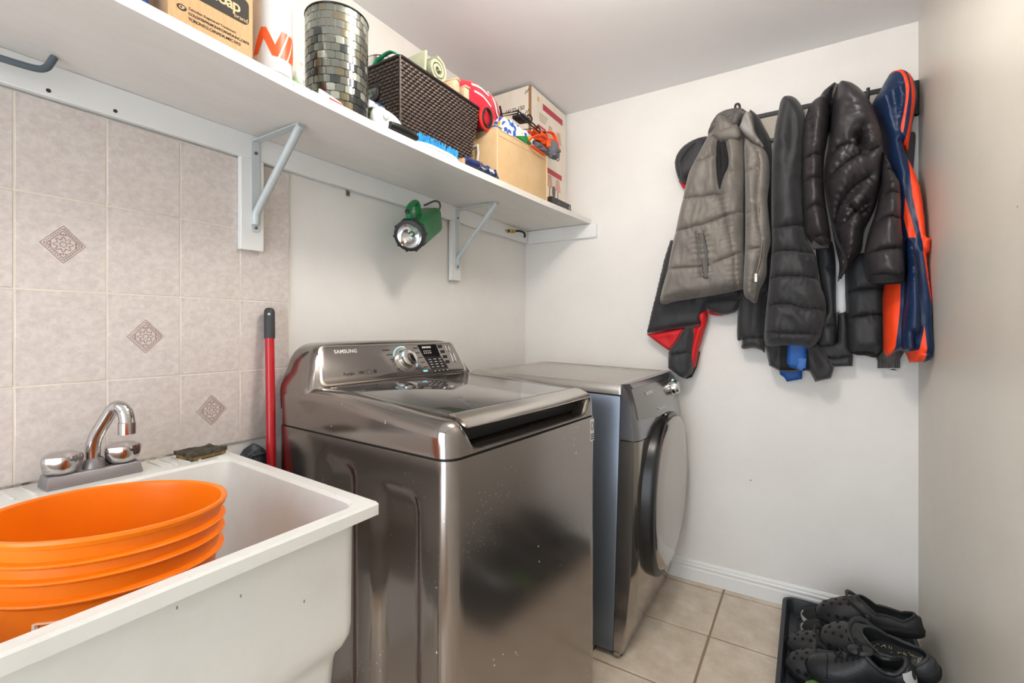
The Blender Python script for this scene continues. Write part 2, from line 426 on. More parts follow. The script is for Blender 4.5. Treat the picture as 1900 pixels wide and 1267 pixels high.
# grey rubber-coated hook at the far left
hk = thing('storage_hook', 'grey rubber coated utility hook under the shelf above the tiles', 'hook', (XL+.0265, .18, 1.715))
rub = mat('grey_rubber_coating', S(92, 104, 112), 0.45)
pth = [(XL+.027, .165, 1.752), (XL+.045, .168, 1.738), (-1.335, .19, 1.728), (-1.325, .255, 1.726), (-1.322, .297, 1.728), (-1.322, .312, 1.737), (-1.322, .319, 1.752), (-1.322, .324, 1.764)]
obj('hook_rod', tube(smooth_path(pth, 6), .0068, 12), rub, hk, world=True)
obj('mounting_plate', box(XL+.0262, XL+.030, .15, .18, 1.705, 1.762, .002), rub, hk, world=True)
# small angle tab left under the cleat
tb = thing('metal_tab', 'tiny brass-coloured metal tab nailed under the shelf cleat', 'tab', (XL+.0005, 1.118, 1.690))
tabm = mat('dull_brass', S(150, 138, 116), 0.4, metal=0.7)
obj('plate', box(0, .003, -.008, .008, -.012, .008, .0008, 1), tabm, tb)
obj('nail_head', lathe([(.003, .003), (.003, .0048)], 12, (0, 0, -.003), 'x'), holem, tb)
# hook with yellow grip near the corner
yh = thing('bungee_hook', 'black hook with yellow grip under the shelf near the corner', 'hook', (XL+.027, 2.17, 1.735))
blkp = mat('black_plastic', S(30, 30, 31), 0.4)
yel = mat('yellow_plastic', S(226, 190, 40), 0.4)
obj('hook', tube(smooth_path([(.004, .03, .005), (.02, .055, .009), (.032, .085, .006), (.033, .1, -.008), (.028, .1, -.02)], 5), .006, 10), blkp, yh)
obj('grip', tube([(.004, -.035, -.003), (.006, -.01, 0), (.006, .032, .006)], [.006, .0085, .0085], 10), yel, yh)
for y in (-.03, -.002, .02): obj('band', tube([(.005, y-.004, y*.15), (.006, y+.004, y*.15+.001)], .0092, 10), blkp, yh)
obj('nail', tube([(.0, -.05, -.004), (.004, -.028, -.003)], .0025, 8), screwm, yh)

# ---------------------------------------------------------------- flashlight hanging on a hook under the shelf
wh = thing('wall_hook', 'dark grey screw hook carrying the green flashlight', 'hook', (XL+.0265, 1.478, 1.712))
dg = mat('dark_grey_metal', S(88, 88, 88), 0.35, metal=0.6)
obj('hook_rod', tube(smooth_path([(-.004, .012, .012), (.02, .012, .016), (.05, .018, .024), (.07, .024, .018), (.075, .026, 0), (.066, .024, -.014), (.05, .018, -.017)], 5), .0042, 10), dg, wh)
grn = mat('green_plastic', S(22, 118, 62), 0.33, col2=S(28, 128, 70), nscale=14)
chr_ = mat('bright_reflector', S(225, 226, 228), 0.12, metal=1.0)
A = at_x(759, 438, -1.215); B = at_x(799, 408, -1.335); D = (B-A).normalized()
fl = thing('flashlight', 'green handheld flashlight lantern with black bezel hanging under the shelf', 'flashlight', tuple(A))
side = D.cross(Vector((0, 0, 1))).normalized(); upv = side.cross(D).normalized()
L = (B-A).length
obj('bezel', lathe_to([(.0455, .006), (.046, 0), (.056, .001), (.058, .008), (.058, .03), (.054, .036), (.045, .040)], A, D, 40, cap0=False), blkp, fl, world=True)
b = bmesh.new()
for k in range(10):
    a = 2*PI*k/10; p = A+(side*math.cos(a)+upv*math.sin(a))*.057+D*.004
    tube([p, p+D*.028], .0048, 8, b)
obj('bezel_grip_rib', b, blkp, fl, world=True)
b = bmesh.new(); q = D.to_track_quat('Z', 'Y')
rings(b, [[A+q @ Vector((r*math.cos(2*PI*i/40), r*math.sin(2*PI*i/40), h)) for i in range(40)] for r, h in ((.045, .002), (.04, .012), (.028, .026), (.012, .034), (.007, .036))], cap0=False)
obj('reflector', b, chr_, fl, world=True)
obj('bulb', lathe_to([(.005, .034), (.005, .018), (.003, .014)], A, D, 12), mat('frosted_bulb', S(240, 240, 235), .3), fl, world=True)
glass = mat('clear_glass', S(250, 250, 250), 0.02, trans=1.0, ior=1.3)
obj('lens', lathe_to([(.046, .0035), (.046, .005)], A, D, 40), glass, fl, world=True)
b = bmesh.new(); rs = []
for h, sx, sz in ((.034, .044, .044), (.05, .047, .047), (.07, .048, .05), (L-.02, .048, .052), (L, .047, .05), (L+.012, .04, .042)):
    pts = rrect(-sx, sx, -sz, sz, .022 if h > .04 else .04, 6)
    rs.append([A+D*h+side*x+upv*y for x, y in pts])
rings(b, rs); obj('battery_case', b, grn, fl, world=True)
hp = [A+D*.035+upv*.042, A+D*.030+upv*.072, A+D*.042+upv*.092, A+D*.085+upv*.100, A+D*.125+upv*.1, A+D*.142+upv*.086, A+D*.146+upv*.046]
obj('carry_handle', tube(smooth_path(hp, 5), .0125, 10, flat=.75), grn, fl, world=True)
obj('switch', lathe_to([(.009, 0), (.009, .004), (.006, .006)], A+D*.030+upv*.083-D*.010, -D+upv*.5, 14), blkp, fl, world=True)
# ================================================================ washing machine
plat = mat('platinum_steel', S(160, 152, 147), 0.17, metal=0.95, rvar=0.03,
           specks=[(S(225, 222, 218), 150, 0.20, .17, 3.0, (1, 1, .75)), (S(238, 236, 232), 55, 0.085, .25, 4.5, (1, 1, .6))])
platclean = mat('platinum_cover', S(150, 143, 138), 0.14, metal=0.9, specks=[(S(225, 222, 218), 70, 0.10, .12, 3.0, (1, 1, 1))])
darkgap = mat('dark_gap', S(22, 21, 21), 0.6)
chrome = mat('chrome', S(212, 210, 208), 0.08, metal=1.0)
satin = mat('satin_metal', S(205, 200, 194), 0.22, metal=1.0)
smoked = mat('smoked_glass', S(58, 53, 51), 0.025, spec=1.0, coat=1.0)
panelm = mat('console_panel', S(128, 121, 117), 0.10, metal=0.75, coat=.6)
blackg = mat('black_gloss', S(12, 12, 13), 0.12)
inkw = mat('pale_print', S(214, 212, 208), 0.4)
inkd = mat('dark_print', S(48, 45, 43), 0.5)
inkb = mat('cyan_glow', S(120, 200, 235), 0.4, emit=S(110, 200, 240), estr=.6)  # emits light; shared by lit displays and the box mark
a4 = math.radians(4); ew = Vector((math.sin(a4), math.cos(a4), 0)); ed = Vector((math.cos(a4), -math.sin(a4), 0))
P0 = Vector((-.628, .755, 0)); WW, WD = .690, .690
ctr = P0+ew*(WW/2)-ed*(WD/2)
wm = thing('washing_machine', 'dark silver top-loading washing machine with smoked glass lid', 'washer', tuple(ctr), (0, 0, -a4))
# local frame: x to the front, y along the width away from the tub, z up
hx, hy_ = WD/2, WW/2
def outline(inset, r, n=8, sides=44):
    pts = []
    r = max(r-inset, .004); x0, x1, y0, y1 = -hx+inset, hx-inset, -hy_+inset, hy_-inset
    rr = rrect(x0, x1, y0, y1, r, n)         # starts on the near side (y0) at the front corner
    out = rr[:]
    # dense points along the near side: from last (x0 corner end on y0) to first
    a, c = Vector((*rr[-1], 0)), Vector((*rr[0], 0))
    out = rr[:n+1]
    for q_, m_ in ((1, 40), (2, 4), (3, 4)):          # front, far side, back
        s_, e_ = Vector((*rr[q_*(n+1)-1], 0)), Vector((*rr[q_*(n+1)], 0))
        out += [((s_.lerp(e_, k/m_)).x, (s_.lerp(e_, k/m_)).y) for k in range(1, m_)]+rr[q_*(n+1):(q_+1)*(n+1)]
    for k in range(1, sides): p = a.lerp(c, k/sides); out.append((p.x, p.y))
    return out
def sm(a, b_, t): t = min(1, max(0, (t-a)/(b_-a))); return t*t*(3-2*t)
def recess(x, z):
    d = hx-x; h = 0
    for (d0, d1, z1) in ((.085, .245, .848), (.315, .475, .868)):
        m = min(d-d0, d1-d, z1-z, z-.10)
        # rounded upper corners
        rad = .045; cx = min(max(d, d0+rad), d1-rad); cz = min(z, z1-rad)
        m = rad-math.hypot(d-cx, z-cz) if z > z1-rad else m
        h = max(h, sm(0, .022, m))
    return .015*h
zs = [.03, .04]+[.06+.02*k for k in range(43)]+[.914, .9225]
b = bmesh.new(); rs = []
for z in zs:
    ring = []
    for (x, y) in outline(.0 if z > .035 else .006, .034):
        yy = y
        if abs(y+hy_) < .002: yy = y+recess(x, z)
        xx = x
        if x > hx-.002: xx = x+.004*math.cos(y/hy_*1.4)
        ring.append(Vector((xx, yy, z)))
    rs.append(ring)
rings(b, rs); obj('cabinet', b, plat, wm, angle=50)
obj('cover_seam', (lambda bb: (rings(bb, [[Vector((x, y, z)) for x, y in outline(.004, .034)] for z in (.918, .932)]), bb)[1])(bmesh.new()), darkgap, wm)
for sx in (-1, 1):
    for sy in (-1, 1): obj('foot', lathe([(.022, 0), (.022, .012), (.012, .014), (.012, .035)], 16, (sx*.29, sy*.29, 0)), blkp, wm)
# top cover: rounded shoulders, dropped front lip, well for the lid
def cover_z(x, y):
    d = hx-x; wv = y+hy_
    z = 1.003+.034*sm(0, .5, d)
    side = min(sm(.048, .095, wv), sm(.048, .095, WW-wv))
    z -= .064*side*(1-sm(.050, .080, d))
    z -= .016*side*sm(.050, .080, d)*(1-sm(.50, .53, d))
    return z
b = bmesh.new(); rs = []; r0 = .034
rs.append([Vector((x, y, .9275)) for x, y in outline(.0, .040)])
for k in range(0, 7):
    t = k/6*PI/2; e = r0*(1-math.cos(t)); ring = []
    for x, y in outline(e, .045):
        zz = cover_z(x, y); rr_ = min(r0, max(.006, zz-.936)); ring.append(Vector((x, y, zz-rr_*(1-math.sin(t)))))
    rs.append(ring)
for e in np.linspace(r0+.006, .33, 40): rs.append([Vector((x, y, cover_z(x, y))) for x, y in outline(float(e), .045)])
rings(b, rs); obj('top_cover', b, platclean, wm, angle=50)
# lid: frame with smoked glass and a polished grip along the front
def lid_z(d): return 1.0070+.0285*d/.52
ly0, ly1 = -hy_+.058, hy_-.050
def lidslab(d0, d1, y0, y1, up, th, r=.012, curve=0):
    bm = bmesh.new(); rs = []; n = 14
    for k in range(n+1):
        d = d0+(d1-d0)*k/n; x = hx-d; z = lid_z(d)+up
        rs.append([Vector((x, y0, z-th)), Vector((x, y0, z-.002)), Vector((x, y0+.003, z)), Vector((x, y1-.003, z)), Vector((x, y1, z-.002)), Vector((x, y1, z-th))])
    rings(bm, rs); return bm
lid = obj('lid_frame', lidslab(.035, .520, ly0, ly1, 0, .014), platclean, wm)
obj('lid_glass', lidslab(.056, .508, ly0+.018, ly1-.030, .0016, .006), smoked, lid)
b = bmesh.new(); rs = []
for k in range(21):
    y = ly0+(ly1-ly0)*k/20; bow = .007*(1-(2*k/20-1)**2)
    zc = lid_z(.03)
    P = [(.052, zc+.0032), (.034, zc+.0015), (.016-bow, zc-.006), (.002-bow, zc-.0145), (-.003-bow, zc-.019), (-.003-bow, zc-.0215), (.004-bow, zc-.021), (.022-bow*.6, zc-.014), (.050, zc-.010)]
    rs.append([Vector((hx-d, y, z)) for d, z in P])
rings(b, rs); obj('lid_grip', b, satin, lid)
obj('grip_shade_block', box(hx-.058, hx-.040, ly0+.012, ly1-.012, .945, .992, .003), darkgap, wm)  # dark block painted in for the shade under the grip
obj('hinge_strip', box(hx-.534, hx-.519, ly0+.01, ly1-.01, 1.018, 1.034, .004), darkgap, wm)
# console
def console_ring(inset, d_of_z):
    pts2 = [(.004, .97), (.004, 1.025), (.012, 1.055), (.026, 1.085), (.038, 1.118), (.058, 1.144), (.092, 1.158), (.18, 1.1615), (.345, 1.163), (.51, 1.1615), (.598, 1.158), (.632, 1.144), (.652, 1.118), (.664, 1.085), (.678, 1.055), (.686, 1.025), (.686, .97)]
    out = []; c = (.345, 1.06)
    sp = smooth_path([(p[0], p[1], 0) for p in pts2], 4)
    for p in sp:
        wv, z = p.x, p.y
        wv += (-inset if wv > c[0] else inset)*(1 if abs(wv-c[0]) > .05 else abs(wv-c[0])/.05); z -= inset*sm(1.05, 1.15, z)
        out.append(Vector((hx-d_of_z(z), wv-hy_, z)))
    return out
face_d = lambda z: .528+.062*((z-1.03)/.13) if z > 1.03 else .528-.02*(1.03-z)/.06
b = bmesh.new()
rings(b, [console_ring(.012, lambda z: .688), console_ring(.003, lambda z: .685), console_ring(0, lambda z: .67),
          console_ring(0, lambda z: face_d(z)+.03), console_ring(.004, lambda z: face_d(z)+.008), console_ring(.012, lambda z: face_d(z))])
obj('console_body', b, platclean, wm, angle=55)
fz0, fz1 = 1.046, 1.146
def facept(wv, z, out=0.0):
    n = Vector((.13, 0, .062)).normalized()
    return Vector((hx-face_d(z), wv-hy_, z))+n*out
fx = Vector((0, 1, 0)); fy = Vector((-.062, 0, .13)).normalized()
def faceslab(poly, o0, o1, bev=0):
    if min(p[0] for p in poly) > .464: poly = [(.446+(a-.466)*1.17, 1.097+(z-1.097)*1.14) for a, z in poly]
    n = Vector((.13, 0, .062)).normalized()
    return prism([facept(a, z, o0) for a, z in poly], n*(o1-o0), bev=bev, seg=2)
def tra(x0, x1, x2, x3, z0, z1, r=.016):   # rounded trapezoid, bottom x0..x1, top x2..x3
    pts = rrect(0, 1, 0, 1, .12, 6); out = []
    for a, c in rrect(0, x1-x0, 0, z1-z0, r, 6):
        t = c/(z1-z0); s = a/(x1-x0); out.append(((x0+(x2-x0)*t)+((x1-x0)+((x3-x2)-(x1-x0))*t)*s, z0+c))
    return out
obj('console_trim', faceslab(tra(.040, .660, .066, .634, 1.038, 1.152, .02), -.004, .0022, .0015), satin, wm)
obj('control_panel', faceslab(tra(.050, .652, .073, .627, 1.043, 1.148, .018), -.003, .0030, .0008), panelm, wm)
kp = facept(.372, 1.096, .0026); nf = Vector((.13, 0, .062)).normalized()
kn = obj('cycle_knob', lathe_to([(.034, 0), (.034, .004), (.031, .006), (.031, .026), (.029, .0275), (.012, .028)], kp, nf, 40), chrome, wm)
obj('knob_ring', lathe_to([(.047, 0), (.047, .0018), (.036, .003)], kp, nf, 44), satin, kn)
q = nf.to_track_quat('Z', 'Y')
obj('knob_grip', prism([kp+nf*.0278+fx*a+fy*c for a, c in ((.004, .009), (.013, .004), (.017, -.012), (.013, -.018), (.006, -.016), (.003, -.004))], nf*.002), blackg, kn)
def arc(a0, a1, r):
    return [kp+nf*.0016+fx*r*math.cos(math.radians(a))+fy*r*math.sin(math.radians(a)) for a in np.linspace(a0, a1, 14)]
for aa in ((75, 160), (-35, -22)): obj('knob_light_arc', tube(arc(*aa,   .0485), .0012, 6), inkb, wm)
obj('display_window', faceslab(tra(.478, .548, .466, .545, 1.100, 1.138, .002), .0026, .0036), blackg, wm)
obj('indicator_window', faceslab(tra(.492, .566, .478, .549, 1.062, 1.100, .002), .0026, .0035), mat('dark_panel', S(46, 43, 42), .15), wm)
def fbox(n, x0, x1, z0, z1, m, o=.0042): return obj(n, faceslab([(x0, z0), (x1, z0), (x1, z1), (x0, z1)], .0028, o), m, wm, smooth=False)
btn = mat('button_dark', S(36, 34, 34), .25)
for k in range(4):
    x = .497+k*.0178
    fbox('button', x, x+.0145, 1.052, 1.0605, btn); 
for k in range(4): fbox('button', .553+k*.0035, .569+k*.0035, 1.1265-k*.0165, 1.135-k*.0165, btn)
for (x, z, h) in ((.585, 1.118, .020), (.597, 1.078, .030)):
    bb = bmesh.new(); x = .446+(x-.466)*1.17; pts = [facept(x, z, .0038), facept(x+.016, z, .0038), facept(x+.014, z+h, .0038), facept(x-.002, z+h, .0038)]
    tube(pts, .0010, 6, bb, closed=True); obj('button_outline', bb, satin, wm)
for k in range(5): fbox('display_segment', .482+k*.0075, .4875+k*.0075, 1.127, 1.1325, inkw)
for r in range(2):
    for k in range(4): fbox('display_legend', .482+k*.0085, .4878+k*.0085, 1.117-.006*r, 1.119-.006*r, inkw)
for r in range(4):
    for k in range(3): fbox('indicator_legend', .496+k*.021-r*.001+.004*(3-r)*0, .506+k*.021-r*.001, 1.068+r*.0078, 1.0695+r*.0078, inkw)
for k in range(4): fbox('button_legend', .500+k*.0178, .5085+k*.0178, 1.0555, 1.0568, inkw, .0048)
for k in range(5): fbox('cycle_legend', .290+.010*k, .318+.010*k+.004*(k % 2), 1.130-.0155*k, 1.1318-.0155*k, inkd)
for k in range(5): fbox('cycle_legend', .424+.005*k, .444+.005*k-.003*(k % 2), 1.1325-.0165*k, 1.1343-.0165*k, inkd)
text('maker_lettering', 'SAMSUNG', .0165, wm, facept(.112, 1.1275, .0032), fx, fy, inkw, bold=.0004, ext=.0003, spacing=1.08)
text('feature_lettering', 'AquaJet', .0125, wm, facept(.122, 1.063, .0032), fx, fy, inkd, bold=.0002, ext=.0003)
text('feature_lettering', 'VRT', .0125, wm, facept(.176, 1.063, .0032), fx, fy, inkd, bold=.0003, ext=.0003)
for (x0, x1) in ((.205, .223),):
    bb = tube([facept(x0, 1.060, .0032), facept(x1, 1.060, .0032), facept(x1-.001, 1.073, .0032), facept(x0-.001, 1.073, .0032)], .0006, 6, closed=True); obj('feature_badge', bb, inkd, wm)
obj('feature_badge', faceslab([(.236+.007*math.cos(t*PI/8), 1.067+.006*math.sin(t*PI/8)) for t in range(16)], .0028, .0034), inkd, wm)
text('feature_lettering', 'Wi-Fi', .009, wm, facept(.436, 1.0515, .0032), fx, fy, inkb, ext=.0003)
# label on the right edge of the front
obj('front_sticker', box(hx+.0002, hx+.0016, hy_-.048, hy_-.022, .845, .915, .0003, 1), inkw, wm)
bb = bmesh.new()
for k, (z0, z1) in enumerate(((.850, .854), (.857, .861), (.864, .868))): box(hx+.0012, hx+.0021, hy_-.045, hy_-.025, z0, z1, bm=bb)
tube([(hx+.0018, hy_-.035+.008*math.cos(t*PI/8), .893+.013*math.sin(t*PI/8)) for t in range(16)], .0012, 6, bb, closed=True)
obj('sticker_print', bb, inkd, wm)

# ================================================================ dryer
dsteel = mat('dryer_steel', S(150, 152, 156), 0.2, metal=0.85, rvar=.03)
dfront = mat('dryer_front_steel', S(172, 166, 160), 0.15, metal=0.92, rvar=.02)
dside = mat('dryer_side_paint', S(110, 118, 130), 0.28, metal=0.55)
dtop = mat('dryer_top_paint', S(176, 170, 163), 0.25, metal=0.55)
DW = .690; tilt = .030
dr = thing('clothes_dryer', 'silver front-loading clothes dryer with round door in the back corner', 'dryer', (-.943, 2.0, .012), (0, tilt, 0))
fx0 = .342                                # front edge of the side panels
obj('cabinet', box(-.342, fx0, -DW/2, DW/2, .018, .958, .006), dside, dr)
b = bmesh.new(); rs = []
for e, z in ((.0, .962), (0, .985), (.004, .995), (.012, 1.001), (.05, 1.002), (.056, .9995), (.2, .9995)):
    rs.append([Vector((x, y, z)) for x, y in rrect(-.345+e, fx0+.012-e*.6, -DW/2-.001+e, DW/2+.001-e, max(.02-e*.3, .006), 5)])
rings(b, rs); obj('top_panel', b, dtop, dr, angle=30)
obj('panel_gap', box(-.338, fx0-.002, -DW/2+.004, DW/2-.004, .955, .965), darkgap, dr)
fz = [.015, .05, .13, .30, .56, .80, .86, .93, .985, 1.0]
fo = [.030, .040, .054, .066, .069, .064, .056, .042, .026, .014]
def front_x(z, y, bulge=.022):
    return fx0+float(np.interp(z, fz, fo))+bulge*(1-(2*y/DW)**2)*sm(.0, .25, z)*(1-.7*sm(.85, 1.0, z))
def front_shell(z0, z1, nz, m, name, yin=0.0, back=None):
    bm = bmesh.new(); rs = []
    for k in range(nz+1):
        z = z0+(z1-z0)*k/nz; ring = []
        for j in range(25):
            y = (-1+2*j/24)*(DW/2-yin)
            xx = front_x(z, y); e = (DW/2-yin)-abs(y)
            xx -= .010*max(0, 1-e/.012)**2 if e < .012 else 0
            ring.append(Vector((xx, y, z)))
        ring += [Vector((fx0+.001, DW/2-yin, z)), Vector((fx0+.001, -DW/2+yin, z))]
        rs.append(ring)
    rings(bm, rs); return obj(name, bm, m, dr, angle=50)
front_shell(.012, .797, 30, dfront, 'front_panel')
front_shell(.800, 1.0, 12, dsteel, 'control_fascia')
# control strip set into the fascia
def fpt(y, z, o=0.0): return Vector((front_x(z, y)+o, y, z))
b = bmesh.new(); rs = []
for j in range(31):
    y = -DW/2+.028+(DW-.056)*j/30; t = j/30; lo = .872-.014*math.sin(t*PI); 
    rs.append([fpt(y, lo, -.004), fpt(y, lo, .002), fpt(y, (lo+.982)/2, .002), fpt(y, .982, .002), fpt(y, .982, -.004)])
rings(b, rs); obj('control_panel', b, mat('dryer_control_panel', S(112, 108, 106), .13, metal=.7, coat=.5), dr, angle=40)
kp2 = fpt(.19, .936, .002); nd = Vector((.95, 0, .28)).normalized()
kn2 = obj('cycle_knob', lathe_to([(.034, 0), (.034, .004), (.0295, .006), (.0295, .028), (.027, .032), (.010, .033)], kp2, nd, 40), chrome, dr)
obj('knob_face', lathe_to([(.024, .0325), (.024, .0338), (.01, .034)], kp2, nd, 30), satin, kn2)
def fplate(n, y0, y1, z0, z1, m, o=.0035):
    bm = bmesh.new(); rings(bm, [[fpt(y, z0, .001), fpt(y, z1, .001), fpt(y, z1, o), fpt(y, z0, o)] for y in np.linspace(y0, y1, 6)]); return obj(n, bm, m, dr, smooth=False)
fplate('display_window', .232, .312, .940, .976, blackg)
for k in range(3): fplate('display_digit', .246+k*.014, .254+k*.014, .954, .968, inkb, .0042)
for r in range(4):
    for k in range(3): fplate('indicator_legend', .238+k*.025, .252+k*.025, .884+r*.012, .8865+r*.012, inkw, .0034)
text('maker_lettering', 'SAMSUNG', .020, dr, fpt(-.19, .945, .0035), (.02, 1, 0), (-.25, 0, 1), inkw, bold=.0005, ext=.0003)
text('feature_lettering', 'Moisture Sensor', .014, dr, fpt(-.10, .868+.012, .0045), (.02, 1, 0), (-.25, 0, 1), inkw, ext=.0003)
obj('panel_notch', prism([fpt(-.05, .858, .001), fpt(.03, .855, .001), fpt(-.012, .826, .001)], (.004, 0, 0)), darkgap, dr)
# door: large rounded disc that stands proud, black recessed handle round its near side
dcz = .535; RY, RZ = .300, .322
def ell(f, out, a0=0, n=72, yo=0.0):
    return [Vector((front_x(dcz, 0)+out-.016*0, yo+RY*f*math.copysign(abs(math.cos(t))**.86, math.cos(t)), dcz+RZ*f*math.copysign(abs(math.sin(t))**.86, math.sin(t)))) for t in [2*PI*i/n for i in range(n)]]
b = bmesh.new(); rings(b, [ell(1.0, -.06), ell(1.0, .000), ell(.99, .006), ell(.965, .009), ell(.95, .006), ell(.90, .002)])
dring = b
b = bmesh.new(); rings(b, [ell(.945, -.03, yo=.010), ell(.945, .012, yo=.010), ell(.93, .021, yo=.010), ell(.88, .027, yo=.010), ell(.6, .034, yo=.010), ell(.3, .036, yo=.010)], cap0=True)
door = obj('door', b, dfront, dr, angle=60)
obj('door_ring', dring, blackg, door)
# crescent grip
b = bmesh.new(); rs = []
for k in range(33):
    t = math.radians(100+165*k/32); s = math.sin(PI*k/32)**.6
    c, s_ = math.copysign(abs(math.cos(t))**.86, math.cos(t)), math.copysign(abs(math.sin(t))**.86, math.sin(t))
    x = front_x(dcz, 0); ro = 1.0+.016*s; ri = 1.0-.105*s-.006
    P = lambda f, o: Vector((x+o, RY*f*c, dcz+RZ*f*s_))
    rs.append([P(ro, -.04), P(ro, .004+.005*s), P(ro-.012, .010+.009*s), P((ro+ri)/2, .013+.012*s), P(ri+.012, .014+.013*s), P(ri, .011+.009*s), P(ri, -.04)])
rings(b, rs); obj('door_handle', b, mat('handle_black', S(15, 15, 16), .3), door)
obj('kick_plate', box(fx0-.02, fx0+.026, -DW/2+.02, DW/2-.02, .0, .02, .004), darkgap, dr)
# ================================================================ laundry tub, faucet, bucket
tubm = mat('tub_plastic', S(225, 225, 221), 0.33, col2=S(217, 214, 207), nscale=5, ndetail=7, lo=.45, hi=.75,
           specks=[(S(150, 138, 118), 40, 0.06, .18, 3.5, (1, 1, .5)), (S(205, 160, 120), 18, .05, .1, 4, (1, 1, .3))])
sink = thing('laundry_tub', 'white plastic laundry tub with orange bucket in it', 'sink', (-1.04, .33, 0))
ZR = .876
def sk(x, y): return (x, y+(.050*(-.685-x)/.70)*sm(.2, .6, y))
def ring_xy(x0, x1, y0, y1, r, z, n=7): return [Vector((*sk(x, y), z)) for x, y in rrect(x0, x1, y0, y1, r, n)]
OX0, OX1, OY0, OY1 = XL+.009, -.682, .035, .620
b = bmesh.new()
rings(b, [ring_xy(-1.33, -.745, .10, .560, .03, .46), ring_xy(-1.335, -.738, .092, .570, .03, .585), ring_xy(-1.335, -.735, .088, .575, .03, .605), ring_xy(-1.34, -.723, .078, .584, .03, .618),
          ring_xy(-1.345, -.7165, .070, .590, .028, .634), ring_xy(-1.345, -.715, .068, .591, .026, .652), ring_xy(-1.35, -.712, .064, .594, .03, .852),
          ring_xy(OX0, OX1, OY0, OY1, .005, .853), ring_xy(OX0, OX1, OY0, OY1, .005, ZR-.004), ring_xy(OX0+.003, OX1-.003, OY0+.003, OY1-.003, .005, ZR),
          ring_xy(-1.248, -.706, OY0+.026, OY1-.026, .035, ZR), ring_xy(-1.242, -.712, OY0+.032, OY1-.032, .035, ZR-.006),
          ring_xy(-1.238, -.716, .075, OY1-.037, .04, .82), ring_xy(-1.225, -.735, .10, .560, .05, .62), ring_xy(-1.20, -.775, .13, .535, .05, .535), ring_xy(-1.15, -.81, .18, .48, .05, .528)])
obj('basin', b, tubm, sink, world=True, angle=35)
for (lx, ly) in ((-1.30, .13), (-.80, .13), (-1.30, .52), (-.80, .52)):
    obj('leg', hexa([(lx-.025, ly-.025, 0), (lx+.025, ly-.025, 0), (lx+.025, ly+.025, 0), (lx-.025, ly+.025, 0),
                     (lx-.03, ly-.03, .462), (lx+.03, ly-.03, .462), (lx+.03, ly+.03, .462), (lx-.03, ly+.03, .462)], .004), tubm, sink, world=True)
for y in (.105, .135, .165, .195, .225, .255, .285, .505, .53, .555, .58):
    obj('deck_ridge', box(-1.365, -1.275, y-.003, y+.003, ZR-.001, ZR+.003, .0012), tubm, sink, world=True)
grime = mat('grimy_sealant', S(96, 84, 70), 0.8, col2=S(190, 182, 168), nscale=40, lo=.35, hi=.6)
obj('wall_seal', tube([(OX0+.0032, OY0+.01, ZR+.001), (OX0+.0032, .35, ZR+.001), (OX0+.0032, .655, ZR+.001)], .0035, 8), grime, sink, world=True)
# faucet
fchr = mat('faucet_chrome', S(196, 192, 190), 0.14, metal=1.0, rvar=.08)
fworn = mat('faucet_worn_base', S(150, 146, 148), 0.38, metal=0.6, specks=[(S(225, 224, 220), 70, .12, .2, 12, (1, 1, 1))])
fa = thing('faucet', 'worn chrome two-handle faucet on the deck of the white tub', 'faucet', (-1.313, .384, ZR))
obj('base_plate', hexa([(-.030, -.082, 0), (.030, -.082, 0), (.030, .082, 0), (-.030, .082, 0), (-.024, -.078, .026), (.024, -.078, .026), (.024, .078, .026), (-.024, .078, .026)], .003), fworn, fa)
for y in (-.051, .051):
    b = bmesh.new(); rs = []
    for r, z, am in ((.020, .026, 0), (.024, .029, .0), (.0265, .034, .02), (.028, .044, .05), (.029, .055, .07), (.0275, .063, .07), (.020, .068, .04), (.008, .070, 0)):
        rs.append([Vector((r*1.12*(1+am*math.cos(5*t*2*PI/40))*math.cos(t*2*PI/40), y+r*1.12*(1+am*math.cos(5*t*2*PI/40))*math.sin(t*2*PI/40), z)) for t in range(40)])
    rings(b, rs); kn_ = obj('handle', b, fchr, fa)
    obj('handle_collar', lathe([(.022, .024), (.021, .030)], 30, (0, y, 0)), blkp, kn_)
obj('spout_base', lathe([(.022, .022), (.020, .034), (.016, .044), (.013, .047)], 30, (0, .002, 0)), fworn, fa)
sp = smooth_path([(0, .0, .04), (0, .0, .068), (.007, .004, .095), (.022, .014, .126), (.033, .021, .147), (.043, .027, .157), (.054, .034, .153), (.061, .038, .138), (.063, .039, .122)], 6)
obj('spout', tube(sp, [.0128]*(len(sp)-10)+[.0142]*10, 16), fchr, fa)
obj('aerator', lathe([(.0156, .098), (.0156, .122), (.0135, .124)], 24, (.063, .039, 0)), fchr, fa)
# scouring pad lying on the deck
spg = thing('scouring_pad', 'dirty brown and grey scouring sponge on the tub deck', 'sponge', (-1.312, .598, ZR+.0032), (0, 0, .12))
def lumpy(x0, x1, y0, y1, z0, z1, amp, seed, nx=14, ny=14):
    bm = bmesh.new(); rs = []
    for k in range(nx+1):
        x = x0+(x1-x0)*k/nx; top = []; bot = []
        for j in range(ny+1):
            y = y0+(y1-y0)*j/ny; nz = float(fbm(x*90+3, y*90+7, seed)); e = float(noise2(x*120, y*5+seed, seed))*.002
            top.append(Vector((x, y+e, z1+amp*nz))); bot.append(Vector((x, y+e, z0)))
        rs.append(top+bot[::-1])
    rings(bm, rs); return bm
obj('sponge_layer', lumpy(-.034, .034, -.042, .042, 0, .008, .0012, 3), mat('old_sponge', S(150, 118, 66), .95, col2=S(90, 70, 44), nscale=60), spg)
obj('scrub_layer', lumpy(-.036, .036, -.044, .044, .008, .016, .0026, 5), mat('scrub_fibre', S(92, 86, 74), .95, col2=S(50, 48, 42), nscale=70, bump=.6, bscale=300), spg)
